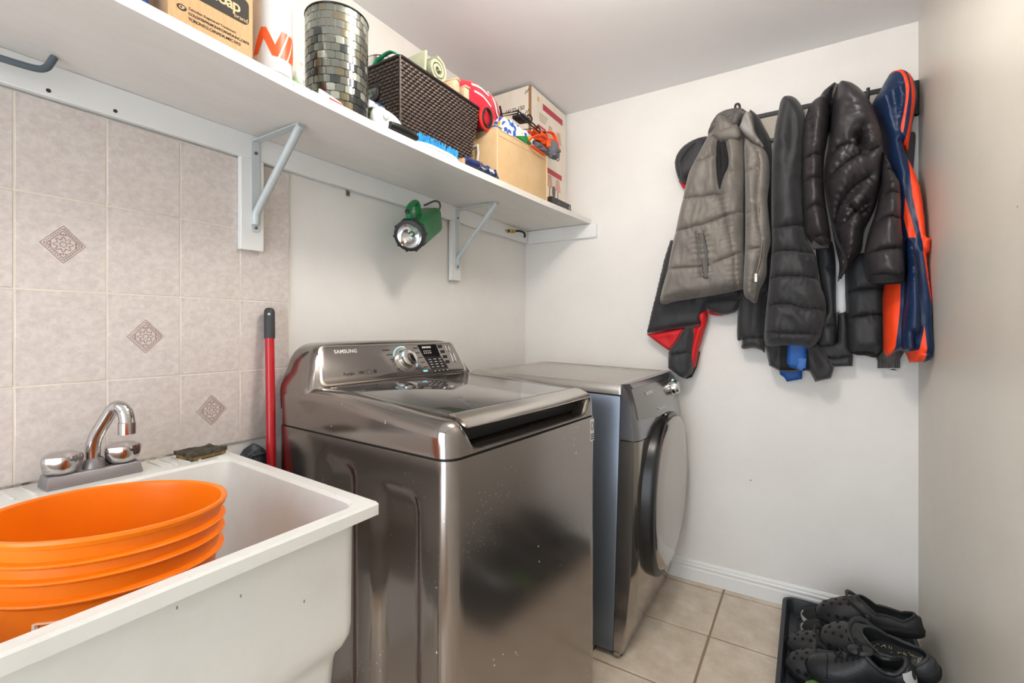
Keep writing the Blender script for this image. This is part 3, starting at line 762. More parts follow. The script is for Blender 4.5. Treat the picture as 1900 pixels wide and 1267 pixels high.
# orange bucket
om = mat('orange_plastic', S(252, 130, 14), 0.32, col2=S(248, 122, 10), nscale=4)
bk = thing('bucket', 'orange plastic pail with ribbed collar standing in the tub', 'bucket', (-.9187, .2727, .5395), (-.058, -.018, 0))
H0 = .385
pr = [(.125, 0), (.130, .004), (.1425, H0-.088)]
def flange(z): return [(.1450, z-.005), (.1520, z-.0018), (.1535, z+.0005), (.1520, z+.0025), (.1455, z+.005)]
for z in (H0-.080, H0-.053, H0-.032): pr += flange(z)
pr += [(.1475, H0-.012), (.1525, H0-.010), (.1545, H0-.004), (.1535, H0), (.1490, H0+.0005), (.1455, H0-.002), (.1440, H0-.01), (.1405, H0-.12), (.1265, .006), (.05, .005)]
obj('pail', lathe(pr, 84), om, bk, angle=30)
wp = mat('white_print', S(250, 226, 206), 0.5)
b = bmesh.new(); rad = lambda z: .130+(.1425-.130)*(z-.004)/(H0-.092)+.0006
def pcurve(a0, a1, z0, z1, n): return [Vector((rad(z0+(z1-z0)*k/n)*math.cos(math.radians(a0+(a1-a0)*k/n)), rad(z0+(z1-z0)*k/n)*math.sin(math.radians(a0+(a1-a0)*k/n)), z0+(z1-z0)*k/n)) for k in range(n+1)]
for z in (.165, .281): tube(pcurve(-47, 30, z, z, 24), .0035, 6, b, flat=.3)
for a in (-47, 30): tube(pcurve(a, a, .165, .281, 8), .0035, 6, b, flat=1)
obj('printed_label_frame', b, wp, bk)
# mop pole and dustpan squeezed between tub and washer
redm = mat('red_enamel', S(186, 18, 30), 0.28, coat=.3)
pg = thing('mop_pole', 'red metal mop pole with black rubber end leaning by the washer', 'pole', (-1.20, .730, .0))
pa, pb_ = Vector((-1.205, .731, .02)), Vector((-1.362, .8085, 1.262)); pd = (pb_-pa)
obj('pole', tube([pa, pa.lerp(pb_, .935)], .0128, 20), redm, pg, world=True)
Lp = pd.length*.07
obj('grip', lathe_to([(.0142, -.004), (.0148, 0), (.0148, Lp-.016), (.0140, Lp-.008), (.0105, Lp-.002), (.005, Lp)], pa.lerp(pb_, .932), pd, 24), mat('black_rubber', S(58, 60, 64), .55), pg, world=True)
obj('hang_hole', lathe_to([(.004, 0), (.004, .001)], pa.lerp(pb_, .985)+Vector((.0123, -.0085, .002)), (.8, -.6, .15), 14), satin, pg, world=True)
obj('pole_foot', lathe_to([(.016, -.02), (.018, -.018), (.018, .02), (.014, .03)], pa, pd, 16), blkp, pg, world=True)
dpm = mat('dusty_dark_plastic', S(52, 58, 66), 0.6, col2=S(160, 164, 168), nscale=26, ndetail=9, lo=.5, hi=.78, stretch=(1, 1, .3))
dp = thing('dustpan', 'dusty dark plastic dustpan wedged behind the red pole', 'dustpan', (-1.33, .742, 0))
b = prism([(-1.372, .700, .70), (-1.372, .705, .815), (-1.372, .735, .858), (-1.372, .765, .872), (-1.372, .795, .85), (-1.372, .80, .70)], (.035, -.004, -.01), bev=.006)
obj('pan', b, dpm, dp, world=True)
obj('handle', tube([(-1.355, .748, .002), (-1.355, .748, .70)], .011, 12), dpm, dp, world=True)
obj('pan_ridge', tube([(-1.336, .71, .80), (-1.335, .74, .842), (-1.335, .79, .84)], .004, 8), dpm, dp, world=True)
# ================================================================ things on the shelf
card = mat('kraft_cardboard', S(206, 168, 124), 0.75, col2=S(198, 158, 114), nscale=30, stretch=(1, 6, 1))
ink = mat('black_ink', S(44, 40, 36), 0.7)
st = shelf_top
# blue bottle at the left edge of the frame
bb_ = thing('detergent_bottle', 'blue translucent plastic bottle left of the soap carton', 'bottle', (-1.045, .352, st(-1.045, .352)))
obj('bottle_body', lathe([(.030, 0), (.034, .004), (.034, .02), (.031, .03), (.034, .04), (.034, .11), (.030, .125), (.016, .15), (.014, .16)], 32), mat('blue_liquid_plastic', S(40, 92, 190), .08, trans=.35, coat=.5), bb_)
obj('bottle_label', lathe([(.0345, .055), (.0345, .105)], 32, cap0=False, cap1=False), mat('purple_label', S(120, 92, 190), .4), bb_)
obj('bottle_cap', lathe([(.017, .155), (.017, .18), (.014, .184)], 24), mat('white_plastic', S(236, 236, 236), .3), bb_)
# soap carton
sx0 = -1.000; sz0 = st(-1.02, .47)+.001
sb = thing('soap_carton', 'brown cardboard soap carton with black lettered banner', 'carton', (-1.1, .478, sz0))
obj('carton_body', box(-1.20, sx0, .3985, .5575, sz0, sz0+.235, .002, 1), card, sb, world=True)
fp = lambda u, v, o=.0006: at_x(u, v, sx0)+Vector((o, 0, 0))
obj('brand_banner', prism([(sx0+.0001, y, z) for y, z in rrect(.425, .5485, sz0+.066, sz0+.118, .010, 5)], (.0007, 0, 0)), ink, sb, world=True, smooth=False)
text('brand_lettering', 'Softsoap', .034, sb, (sx0+.0012, .4305, sz0+.0835), (0, 1, 0), (0, 0, 1), mat('carton_tan_print', S(226, 190, 146), .7), world=True, bold=.0006, ext=.0002, spacing=.86)
text('brand_lettering', 'brand', .012, sb, (sx0+.0012, .518, sz0+.0705), (0, 1, 0), (0, 0, 1), MATS['carton_tan_print'], world=True, ext=.0002)
text('address_lettering', 'Canadian Registered Trademark', .0068, sb, (sx0+.0004, .4335, sz0+.037), (0, 1, 0), (0, 0, 1), ink, world=True, ext=.0002)
text('address_lettering', 'COLGATE-PALMOLIVE CANADA INC., DIST’R', .0072, sb, (sx0+.0004, .4335, sz0+.027), (0, 1, 0), (0, 0, 1), ink, world=True, ext=.0002, bold=.0001, spacing=.78)
text('address_lettering', 'TORONTO, CANADA, M3C 1W3', .0080, sb, (sx0+.0004, .4335, sz0+.0165), (0, 1, 0), (0, 0, 1), ink, world=True, ext=.0002, bold=.0001, spacing=.8)
obj('maker_mark', prism([(sx0+.0001, .4225+.0085*math.cos(t*PI/10), sz0+.034+.0058*math.sin(t*PI/10)) for t in range(20)], (.0005, 0, 0)), ink, sb, world=True, smooth=False)
text('maker_mark_lettering', 'CP', .008, sb, (sx0+.0007, .4175, sz0+.0313), (0, 1, 0), (0, 0, 1), MATS['carton_tan_print'], world=True, bold=.0003, ext=.0002)
# white drinks bottle
wb = thing('water_bottle', 'white squeeze water bottle with orange lettering', 'bottle', (-1.035, .622, st(-1.035, .622)))
wpl = mat('milky_plastic', S(208, 207, 207), .3, coat=.2)
RB = .0415
obj('bottle_body', lathe([(.036, 0), (RB, .005), (RB, .16), (.0405, .172), (.034, .186), (.027, .192), (.0265, .21), (.026, .23)], 48), wpl, wb)
obj('bottle_cap', lathe([(.030, .197), (.0305, .2), (.0305, .225), (.028, .235), (.012, .24), (.012, .262)], 40), mat('clear_cap', S(215, 222, 226), .12, coat=.6), wb)
b = text_bm('NIKE', .078, shear=.38, bold=.0036, ext=.0, spacing=1.02)
bmesh.ops.triangulate(b, faces=b.faces)
bmesh.ops.subdivide_edges(b, edges=[e for e in b.edges if e.calc_length() > .006], cuts=8, use_grid_fill=True)
for v in b.verts:
    a = math.radians(-96)+v.co.x/RB; v.co = Vector(((RB+.0006)*math.cos(a), (RB+.0006)*math.sin(a), .040+v.co.y))
obj('brand_lettering', b, mat('orange_print', S(238, 88, 32), .4), wb, smooth=False)
# clear bag with green things behind the bottle
gb_ = thing('plastic_bag', 'clear plastic bag of bright green sachets between bottle and vase', 'bag', (-1.085, .705, st(-1.085, .705)))
obj('film', blob((0, 0, .05), (.035, .024, .05), 24, .25, 8, .9, 4), mat('clear_film', S(235, 240, 240), .1, alpha=.35), gb_)
obj('sachet', blob((0, 0, .028), (.026, .018, .027), 20, .3, 9, .8, 6), mat('lime_green', S(120, 190, 50), .4), gb_)
# mosaic vase
vx, vy = -1.068, .822; vz = st(vx+.06, vy)
va = thing('mosaic_vase', 'tall cylindrical vase of smoky mirrored mosaic tiles', 'vase', (vx, vy, vz))
VR, VH = .0785, .262
smo = mat('smoky_vase_glass', S(120, 118, 108), .08, alpha=.42, metal=.3)
obj('glass_wall', lathe([(.080, 0), (VR-.002, .003), (VR-.002, VH), (VR-.006, VH), (VR-.006, .008), (.02, .006)], 64), smo, va, angle=30)
obj('rim', tube([Vector((VR*math.cos(2*PI*i/64), VR*math.sin(2*PI*i/64), VH)) for i in range(64)], .0032, 8, closed=True), mat('dark_glass_rim', S(46, 44, 40), .1, metal=.5), va)
tms = [mat('mosaic_smoke', S(150, 152, 142), .07, metal=.85, alpha=.62), mat('mosaic_dark', S(92, 96, 96), .06, metal=.85, alpha=.72),
       mat('mosaic_pale', S(200, 204, 190), .09, metal=.7, alpha=.66), mat('mosaic_amber', S(150, 142, 116), .09, metal=.8, alpha=.62)]
rows, cols = 13, 22; th = VH/rows; da = 2*PI/cols
def mosaic_mesh(m):
    bm = bmesh.new(); rs = []; g = .06
    for k in range(5):
        a = da*(g/2+(1-g)*k/4)-da/2
        r0_, r1_ = VR-.002, VR+.0012
        P = lambda r, z: Vector((r*math.cos(a), r*math.sin(a), z))
        e = .0012 if k in (0, 4) else 0
        rs.append([P(r0_, .0009+e), P(r1_-e*.5, .0009+e), P(r1_-e*.5, th-.0009-e), P(r0_, th-.0009-e)])
    rings(bm, rs); o = obj('mosaic_tile', bm, m, va, angle=30); return o
srcs = [None]*4
for r in range(rows):
    for c in range(cols):
        k = rnd.choice((0, 0, 0, 1, 1, 2, 3)) if r < rows-3 else rnd.choice((0, 2, 2, 3))
        loc = (0, 0, r*th); rot = (0, 0, da*(c+(.5 if r % 2 else 0)+rnd.uniform(-.03, .03)))
        if srcs[k] is None: srcs[k] = mosaic_mesh(tms[k]); srcs[k].location = loc; srcs[k].rotation_euler = rot
        else: link_copy(srcs[k], 'mosaic_tile', va, loc, rot)
for (dx, dy, z, col, nm) in ((.03, -.03, .01, S(236, 196, 40), 'yellow'), (.045, .02, .01, S(206, 70, 50), 'red'), (.0, -.045, .012, S(226, 150, 160), 'pink'), (.035, -.005, .075, S(240, 170, 60), 'orange'), (-.01, .035, .01, S(60, 130, 80), 'green'), (.0, -.01, .012, S(60, 90, 150), 'blue')):
    t = thing('thread_spool', nm+' thread spool inside the mosaic vase', 'spool', (vx+dx, vy+dy, vz+z), group='spools in the vase')
    obj('thread', lathe([(.016, .006), (.018, .03), (.016, .054)], 20), mat('thread_'+nm, col, .8, bump=.5, bscale=400, bstretch=(.1, .1, 1)), t)
    obj('spool_core', lathe([(.017, 0), (.017, .005), (.006, .006), (.006, .055), (.017, .056), (.017, .06)], 20), wpl, t)
# small packets at the vase foot
pk = thing('paper_packet', 'small white and red paper packet at the foot of the mosaic vase', 'packet', (-1.000, .762, st(-1.0, .762)), (0, 0, .1))
obj('paper', hexa([(-.008, -.045, 0), (.004, -.045, 0), (.004, .03, 0), (-.008, .03, 0), (-.006, -.045, .022), (.002, -.045, .018), (.002, .03, .012), (-.006, .03, .016)], .002), mat('white_paper', S(236, 232, 226), .7), pk)
obj('red_print', box(.0036, .0048, -.02, .018, .003, .008), mat('red_print', S(190, 40, 50), .6), pk, smooth=False)
fb = thing('silver_carton', 'small shiny silver carton with green picture beside the vase', 'box', (-1.048, .955, st(-1.048, .955)))
sil = mat('silver_foil_card', S(196, 192, 186), .18, metal=.7)
obj('carton_body', box(-.04, .022, -.048, .05, 0, .058, .002, 1), sil, fb)
obj('picture', box(-.022, .014, -.0490, -.0478, .008, .048), mat_cells('green_picture', [S(70, 120, 50), S(110, 160, 70), S(160, 170, 120), S(60, 90, 50)], 160), fb, smooth=False)
cp_ = thing('striped_packet', 'clear packet with fine blue stripes lying on the silver carton', 'packet', (-1.062, .935, st(-1.062, .935)+.0585))
b = lumpy(-.022, .022, -.03, .03, 0, .016, .006, 11, 10, 10); obj('film', b, mat('clear_packet_film', S(226, 232, 238), .12, alpha=.8), cp_)
for k in range(5): obj('blue_stripe', tube([(-.02+.01*k, -.03, .018+.002*(k % 2)), (-.02+.01*k, -.0, .021), (-.018+.01*k, .028, .019)], .0012, 6), mat('blue_ink', S(60, 110, 190), .4), cp_)
# white gadget with black grip handle
gp = at_x(716, 222, -1.012)
ga = thing('can_opener', 'white oval plastic gadget with black grip handle at the shelf edge', 'gadget', (-1.02, .935, st(-1.02, .935)))
gw = mat('white_gloss_plastic', S(240, 240, 242), .2)
b = blob((-1.020, gp.y+.012, gp.z-.004), (.022, .058, .034), 36, 0, 1, .9, 1); b.transform(Matrix.Translation(gp) @ Matrix.Rotation(-.12, 4, 'X') @ Matrix.Translation(-gp))
obj('housing', b, gw, ga, world=True)
obj('button', lathe_to([(.009, 0), (.009, .006), (.006, .008)], gp+Vector((.010, -.012, .0)), (1, -.1, .0), 20), mat('grey_plastic', S(186, 186, 188), .3), ga, world=True)
h0, h1, h2, h3 = at_x(722, 231, -.998), at_x(738, 238, -.997), at_x(754, 246, -.997), at_x(771, 257, -.998)
hpts = smooth_path([h0, h1, h2, h3], 6); nh = len(hpts)
obj('handle', tube(hpts, [.008+.0075*math.sin(PI*min(1, .15+.70*k/nh)) for k in range(nh)], 14, flat=.85), mat('black_grip', S(30, 29, 29), .3), ga, world=True)
# scrub brush, bristles up
br = thing('scrub_brush', 'scrub brush with bright blue bristles and white back at the shelf edge', 'brush', (-1.008, 1.155, st(-1.0, 1.155)))
y0b, y1b = 1.052-1.155, 1.262-1.155
b = bmesh.new(); rs = []
for k in range(17):
    t = k/16; y = y0b+(y1b-y0b)*t; wv = .022*(1-.75*abs(2*t-1)**4); hh = .013*(1-.4*abs(2*t-1)**3)
    rs.append([Vector((x*wv, y, .001+(zq*hh))) for x, zq in ((-1, .3), (-.7, 0), (.7, 0), (1, .3), (1, .8), (.8, 1), (-.8, 1), (-1, .8))])
rings(b, rs); obj('brush_back', b, gw, br)
b = bmesh.new(); r2 = random.Random(3)
for k in range(420):
    t = r2.random(); y = y0b+.008+(y1b-y0b-.016)*t; wv = .017*(1-.5*abs(2*t-1)**4); x = r2.uniform(-wv, wv)
    tip = Vector((x*1.35+r2.uniform(-.003, .003), y+r2.uniform(-.003, .003), .034+r2.uniform(-.004, .004)))
    tube([(x, y, .010), tip], [.0016, .0011], 4, b)
obj('bristles', b, mat('blue_bristle', S(26, 150, 222), .5, col2=S(60, 176, 236), nscale=60), br, kind='stuff')
wd = thing('wood_strip', 'thin pale wood strip end beside the blue brush', 'strip', (-1.0, 1.272, st(-1, 1.272)))
obj('strip', box(-.03, .012, -.005, .005, 0, .020, .001, 1), mat('pale_wood', S(222, 176, 132), .6, col2=S(206, 156, 112), nscale=20, stretch=(.3, 1, 6)), wd)
# navy plastic packet
nv = thing('wipes_packet', 'crumpled navy blue plastic packet at the shelf edge by the fabric bin', 'packet', (-1.005, 1.385, st(-1.0, 1.385)))
navy = mat('navy_plastic_film', S(28, 44, 96), .22, coat=.4, bump=.5, bscale=40)
b = bmesh.new(); rs = []
for k in range(37):
    t = k/36; y = -.115+.225*t; e = min(1, 8*min(t, 1-t))**.5; ring = []
    for i in range(20):
        a = 2*PI*i/20; nz = float(fbm(t*9+3, math.cos(a)*2+5, 21)); r = (1+.28*nz)
        ring.append(Vector((.020*math.cos(a)*(.6+.4*e)*r, y, .0155*e+.004+.0150*e*math.sin(a)*r)))
    rs.append(ring)
rings(b, rs); obj('film', b, navy, nv)
text('brand_lettering', 'wipes', .012, nv, (.0215, -.02, .010), (0, 1, 0), (0, .0, 1), inkw, ext=.0002)
obj('white_logo', blob((.0165, .052, .020), (.0035, .016, .006), 16, .3, 8, .8, 3), inkw, nv)
# flat black box at the end of the shelf
fbx = thing('flat_black_box', 'flat black box at the far end of the shelf by the wall', 'box', (-1.06, 2.065, st(-1.03, 2.065)))
obj('box_body', hexa([(-.06, -.105, 0), (.055, -.105, 0), (.055, .105, .003), (-.06, .105, .003), (-.06, -.105, .040), (.053, -.105, .040), (.053, .10, .044), (-.06, .10, .044)], .002, 1), mat('matte_black_card', S(44, 40, 40), .45), fbx)
obj('glowing_blue_print', box(.0542, .0554, .02, .06, .004, .010), inkb, fbx, smooth=False)  # printed mark made to glow with the display cyan
obj('round_print', lathe([(.013, .0), (.013, .0012)], 24, (.0546, .082, .021), 'x'), mat('grey_print', S(120, 118, 120), .4), fbx)
text('box_lettering', 'HDMI', .011, fbx, (.0546, -.05, .018), (0, 1, 0), (0, 0, 1), mat('dim_grey_print', S(110, 104, 104), .5), ext=.0002)

# ---------------------------------------------------------------- woven basket and what is in it
BX0, BX1, BY0, BY1 = -1.372, -1.072, 1.055, 1.475
bz = st(-1.09, 1.25)+.0005; BH = 2.052-bz; TP = .028
bs = thing('woven_basket', 'dark brown woven plastic basket on the shelf', 'basket', ((BX0+BX1)/2, (BY0+BY1)/2, bz))
wick = mat('brown_weave', S(84, 68, 60), .42, col2=S(62, 48, 42), nscale=40)
def bpt(f, s, t, o):          # f: face, s: 0..1 along, t: 0..1 up, o outwards
    k = TP*(1-t); x0, x1, y0, y1 = BX0+k, BX1-k, BY0+k, BY1-k; z = bz+t*BH
    if f == 'front': return Vector((x1+o, y0+(y1-y0)*s, z))
    if f == 'near': return Vector((x1+(x0-x1)*s, y0-o, z))
    if f == 'far': return Vector((x1+(x0-x1)*s, y1+o, z))
    return Vector((x0-o, y0+(y1-y0)*s, z))
b = bmesh.new()
k = TP
for (o, zt) in ((0, 0),): pass
rs = [[Vector((x, y, bz)) for x, y in rrect(BX0+k, BX1-k, BY0+k, BY1-k, .012, 4)], [Vector((x, y, bz+BH)) for x, y in rrect(BX0, BX1, BY0, BY1, .012, 4)],
      [Vector((x, y, bz+BH)) for x, y in rrect(BX0+.006, BX1-.006, BY0+.006, BY1-.006, .01, 4)], [Vector((x, y, bz+.006)) for x, y in rrect(BX0+k+.006, BX1-k-.006, BY0+k+.006, BY1-k-.006, .01, 4)]]
rings(b, rs); obj('basket_wall', b, mat('basket_dark', S(46, 36, 32), .6), bs, world=True, angle=30)
b = bmesh.new()
NR = 25
for f, nc in (('front', 20), ('near', 14)):
    for r in range(NR):
        for c in range(-1, nc):
            s0 = (c+.04+(.5 if r % 2 else 0))/nc; s1 = s0+.92/nc
            if s0 < -.02: s0 = 0.002
            if s1 > 1: s1 = .998
            if s1-s0 < .3/nc: continue
            t0 = .012+(r+.10)/NR*.955; t1 = .012+(r+.90)/NR*.955; tm = (t0+t1)/2; sm_ = (s0+s1)/2
            if f == 'near' and .32 < sm_ < .70 and .60 < tm < .80: continue
            P = lambda s, t, o: bpt(f, s, t, o)
            sl = .30/NR*(1 if r % 2 else -1)*0
            v = [b.verts.new(p) for p in (P(s0, t0+.01, .0), P(s1, t0+.01, .0), P(s1, t1-.01, .0), P(s0, t1-.01, .0),
                 P(s0+.2/nc, t0+.004, .0042), P(s1-.2/nc, t0+.004, .0042), P(s1-.2/nc, t1-.004, .0042), P(s0+.2/nc, t1-.004, .0042))]
            for q in ((4, 5, 6, 7), (0, 1, 5, 4), (1, 2, 6, 5), (2, 3, 7, 6), (3, 0, 4, 7)): b.faces.new([v[i] for i in q])
obj('weave', b, wick, bs, world=True, kind='stuff', angle=70)
rim = [Vector((x, y, bz+BH)) for x, y in rrect(BX0, BX1, BY0, BY1, .012, 4)]
obj('rim', tube(rim, .0055, 8, closed=True), mat('basket_rim', S(38, 31, 29), .45), bs, world=True)
for (s, t) in ((0, 0),): obj('corner_strip', tube([bpt('front', 0, 0, .001), bpt('front', 0, 1, .001)], .0035, 8), wick, bs, world=True)
hs = [bpt('near', .34+.34*a, .62+.16*c, .003) for a, c in rrect(0, 1, 0, 1, .22, 4)]
obj('hand_hole_rim', tube(hs, .0035, 8, closed=True), MATS['basket_rim'], bs, world=True)
b = bmesh.new(); b.faces.new([b.verts.new(p+Vector((0, -.0008, 0))) for p in [bpt('near', .35+.32*a, .63+.14*c, .0006) for a, c in rrect(0, 1, 0, 1, .22, 4)]])
bmesh.ops.solidify(b, geom=b.faces[:], thickness=.001)
obj('hand_hole', b, mat('pale_content', S(176, 196, 176), .4, col2=S(90, 92, 110), nscale=18, lo=.5, hi=.56), bs, world=True)
ty = bz+BH
sv = thing('steel_bowl', 'shiny round steel bowl in the brown basket', 'bowl', (-1.225, 1.122, ty-.008))
obj('bowl', lathe([(.01, .0), (.035, .006), (.052, .026), (.058, .052), (.060, .056), (.056, .053), (.049, .028), (.03, .012)], 40, cap1=True), chrome, sv)
obj('bowl_rim', tube([Vector((.059*math.cos(2*PI*i/40), .059*math.sin(2*PI*i/40), .055)) for i in range(40)], .002, 8, closed=True), chrome, sv)
hd = thing('hand_duster', 'black ribbed microfibre duster behind the steel bowl', 'duster', (-1.29, 1.155, ty+.0))
for k in range(9): obj('rib', lathe_to([(.008, -.006), (.024, -.003), (.026, 0), (.024, .003), (.008, .006)], Vector((-.01, -.075+.0165*k, .055+.0028*k)), (0, 1, .18), 20), mat('black_fibre', S(36, 35, 37), .9, bump=.6, bscale=300), hd)
gr = thing('green_ribbon', 'glossy green ribbon loop at the basket corner', 'ribbon', (-1.135, 1.062, ty+.002))
obj('ribbon', tube(smooth_path([(-.055, -.004, .0), (-.042, -.004, .012), (-.015, -.002, .022), (.018, -.002, .024), (.04, .0, .014), (.05, .0, .004)], 6), .0085, 10, flat=.35), mat('green_satin', S(30, 160, 112), .25, col2=S(60, 190, 146), nscale=30, coat=.4), gr)
fo_ = thing('foam_roll', 'pale green rolled foam mat sticking out of the basket', 'mat', (-1.19, 1.258, ty+.002))
foam = mat('sage_foam', S(186, 188, 162), .8, col2=S(176, 178, 150), nscale=12, bump=.2, bscale=200)
spi = []
for k in range(70):
    a = k/70*2*PI*2.3; r = .016+.034*k/70; spi.append((r*math.cos(a), r*math.sin(a)*.95))
for k in range(69, -1, -1):
    a = k/70*2*PI*2.3; r = .016+.034*k/70-.0105; spi.append((max(r, .004)*math.cos(a), max(r, .004)*math.sin(a)*.95))
b = bmesh.new(); rings(b, [[Vector((xq, yy_, z+.054)) for yy_, z in spi] for xq in (-.12, .098)])
obj('rolled_sheet', b, foam, fo_, angle=35)
obj('outer_flap', hexa([(-.12, -.062, .0), (.088, -.062, .0), (.088, -.05, .0), (-.12, -.05, .0), (-.12, -.050, .100), (.085, -.050, .104), (.085, -.038, .106), (-.12, -.038, .102)], .004, 2), foam, fo_)
tan = mat('tan_webbing', S(214, 186, 154), .8, bump=.3, bscale=200)
for i, (yy, dz, a, nm) in enumerate(((1.338, .0, .25, 'tan folded webbing strap next to the foam roll'), (1.405, -.004, -.1, 'tan folded webbing strap next to the red bag'))):
    t = thing('folded_strap', nm, 'strap', (-1.125, yy, ty+.008+dz), (0, 0, a), group='folded straps in the basket')
    obj('strap_fold', box(-.06, .05, -.014, .014, .0, .045, .004), tan, t)
    obj('strap_loop', box(-.058, .052, -.010, .018, .047, .054, .003), tan, t)
# red sports bag spilling over basket and bin
rb = thing('red_bag', 'bright red fabric bag with white stripes resting on basket and bin', 'bag', (-1.13, 1.60, ty-.02))
redf = mat('red_fabric', S(214, 16, 52), .55, sheen=.3, bump=.25, bscale=90)
b = blob((-1.160, 1.545, ty+.048), (.080, .170, .088), 48, .06, 6, .85, 8); obj('bag_body', b, redf, rb, world=True)
def on_bag(y, z_, push=.002):
    e = .85; dy = (y-1.545)/.170; dz_ = (z_-(ty+.048))/.088
    q = 1-abs(dy)**(2/e)-abs(dz_)**(2/e)
    return Vector((-1.160+.082*max(0.02, q)**(e/2)+push, y, z_))
whs = mat('white_vinyl_print', S(238, 232, 228), .5)
for pts in (((1.455, .045), (1.50, .050), (1.55, .038)), ((1.46, .018), (1.51, .015), (1.56, -.004)), ((1.575, .070), (1.592, .03), (1.612, -.014), (1.66, -.020))):
    obj('white_stripe', tube(smooth_path([on_bag(y, ty+.048+z_, .001) for y, z_ in pts], 6), .005, 8, flat=.4, up=(1, 0, .3)), whs, rb, world=True)
obj('black_strap', tube(smooth_path([on_bag(1.642, ty+.082, .004), on_bag(1.655, ty+.04, .005), on_bag(1.668, ty+.0, .005), on_bag(1.66, ty-.04, .004)], 6), .006, 8, flat=.5), blkp, rb, world=True)
pc = at_x(903, 219, -1.062)
ring_ = [pc+Vector((.012*math.sin(a)*.3, .030*math.cos(a), .034*math.sin(a))) for a in [2*PI*i/32 for i in range(32)]]
obj('end_pocket', blob(tuple(pc+Vector((-.02, 0, 0))), (.022, .031, .035), 28, .03, 5, .9, 4), mat('deep_red_fabric', S(178, 12, 38), .6), rb, world=True)
obj('pocket_piping', tube([p+Vector((.002, 0, 0)) for p in ring_], .0055, 8, closed=True), blkp, rb, world=True)
obj('pocket_edge', tube([pc+(p-pc)*1.16+Vector((-.004, 0, 0)) for p in ring_], .0075, 8, closed=True), mat('scarlet_edge', S(220, 40, 36), .5), rb, world=True)

# ---------------------------------------------------------------- beige fabric bin and what is in it
NX0, NX1, NY0, NY1 = -1.325, -1.032, 1.533, 1.955
nz0 = st(-1.04, 1.74)+.0005; nz1 = 1.992
nb = thing('fabric_bin', 'beige fabric storage bin on the shelf beside the woven basket', 'bin', ((NX0+NX1)/2, (NY0+NY1)/2, nz0))
bei = mat('beige_fabric', S(214, 184, 142), .8, col2=S(206, 174, 130), nscale=7, bump=.25, bscale=260)
b = bmesh.new(); rs = []
def binring(i, z, bulge=0): 
    out = []
    for x, y in rrect(NX0+i, NX1-i, NY0+i, NY1-i, .006, 3): out.append(Vector((x, y, z)))
    return out
for z in np.linspace(nz0, nz1, 8):
    out = []
    for x, y in rrect(NX0, NX1, NY0, NY1, .006, 3):
        t = (z-nz0)/(nz1-nz0); out.append(Vector((x, y, z+.028*(y-NY0)/(NY1-NY0)*t)))
    rs.append(out)
top2 = [Vector((p.x+(.006 if p.x < -1.2 else -.006), p.y+(.006 if p.y < 1.7 else -.006), p.z)) for p in rs[-1]]
rs.append(top2); rs.append([Vector((p.x, p.y, nz0+.01)) for p in top2])
rings(b, rs); obj('bin_wall', b, bei, nb, world=True, angle=30)
def bf(y, z, o=.001): return Vector((NX1+o, y, z+.028*(y-NY0)/(NY1-NY0)*((z-nz0)/(nz1-nz0))))
for zq in (nz1-.026, nz1-.004): obj('hem_stitch', tube([bf(NY0+.02, zq), bf(NY1-.02, zq)], .0016, 6), mat('beige_binding', S(222, 196, 158), .8), nb, world=True)
for yq in (NY0+.003, NY1-.003): obj('corner_piping', tube([bf(yq, nz0), bf(yq, nz1)], .003, 8), MATS['beige_binding'], nb, world=True)
hh = [at_y(876, 273, NY0-.006), at_y(886, 269, NY0-.006), at_y(887, 285, NY0-.006), at_y(884, 305, NY0-.006)]
obj('strap_handle', tube(hh, .006, 8, flat=.6, up=(0, 1, 0)), mat('white_webbing', S(226, 220, 210), .6), nb, world=True)
cb = thing('clear_box', 'clear plastic box top poking out of the fabric bin', 'box', (-1.10, 1.60, nz1-.03))
obj('box_body', box(-.05, .05, -.045, .05, 0, .050, .006), mat('clear_plastic', S(226, 230, 232), .08, alpha=.55), cb)
obj('box_lid', box(-.053, .053, -.048, .053, .050, .056, .003), mat('grey_clear_lid', S(186, 188, 190), .15, alpha=.8), cb)
pcl = thing('patterned_cloth', 'white packet patterned in blue and yellow on top of the fabric bin', 'packet', (-1.105, 1.72, nz1+.030))
b = lumpy(-.10, .072, -.12, .115, -.02, .052, .012, 31, 24, 24)
for v in b.verts:
    e = max(abs((v.co.x+.014)/.086), abs(v.co.y/.118)); v.co.z -= .022*max(0, e-.6)**2*6
obj('cloth', b, mat_cells('blue_yellow_print', [S(236, 236, 232), S(240, 238, 236), S(30, 92, 200), S(242, 190, 40), S(240, 240, 238), S(40, 110, 210)], 62, .5), pcl)
wr = thing('wire_caddy', 'black wire caddy lying on the patterned packet', 'caddy', (-1.080, 1.785, nz1+.104))
blkw = mat('black_wire', S(24, 24, 25), .35)
def wires(pts, closed=True, r=.0036): obj('wire', tube(smooth_path(pts, 3, closed) if False else [Vector(p) for p in pts], r, 8, closed=closed), blkw, wr)
wires([(-.06, -.11, .012), (.055, -.11, .004), (.06, .10, -.010), (-.06, .10, .006)])
wires([(-.05, -.085, .034), (.045, -.085, .028), (.048, .085, .016), (-.05, .085, .028)])
for (y, ) in ((-.085,), (.0,), (.085,)):
    for x in (-.05, .046): wires([(x, y, .03), (x*1.2, y*1.2, .0)], False)
wires([(.052, .09, -.004), (.066, .112, .004), (.07, .125, -.006), (.066, .118, -.022), (.054, .09, -.018)], False)
obj('clip', hexa([(-.02, -.03, .030), (.046, -.03, .024), (.046, .035, .020), (-.02, .035, .028), (-.02, -.03, .046), (.04, -.03, .042), (.04, .03, .036), (-.02, .03, .044)], .004), MATS['black_grip'], wr)
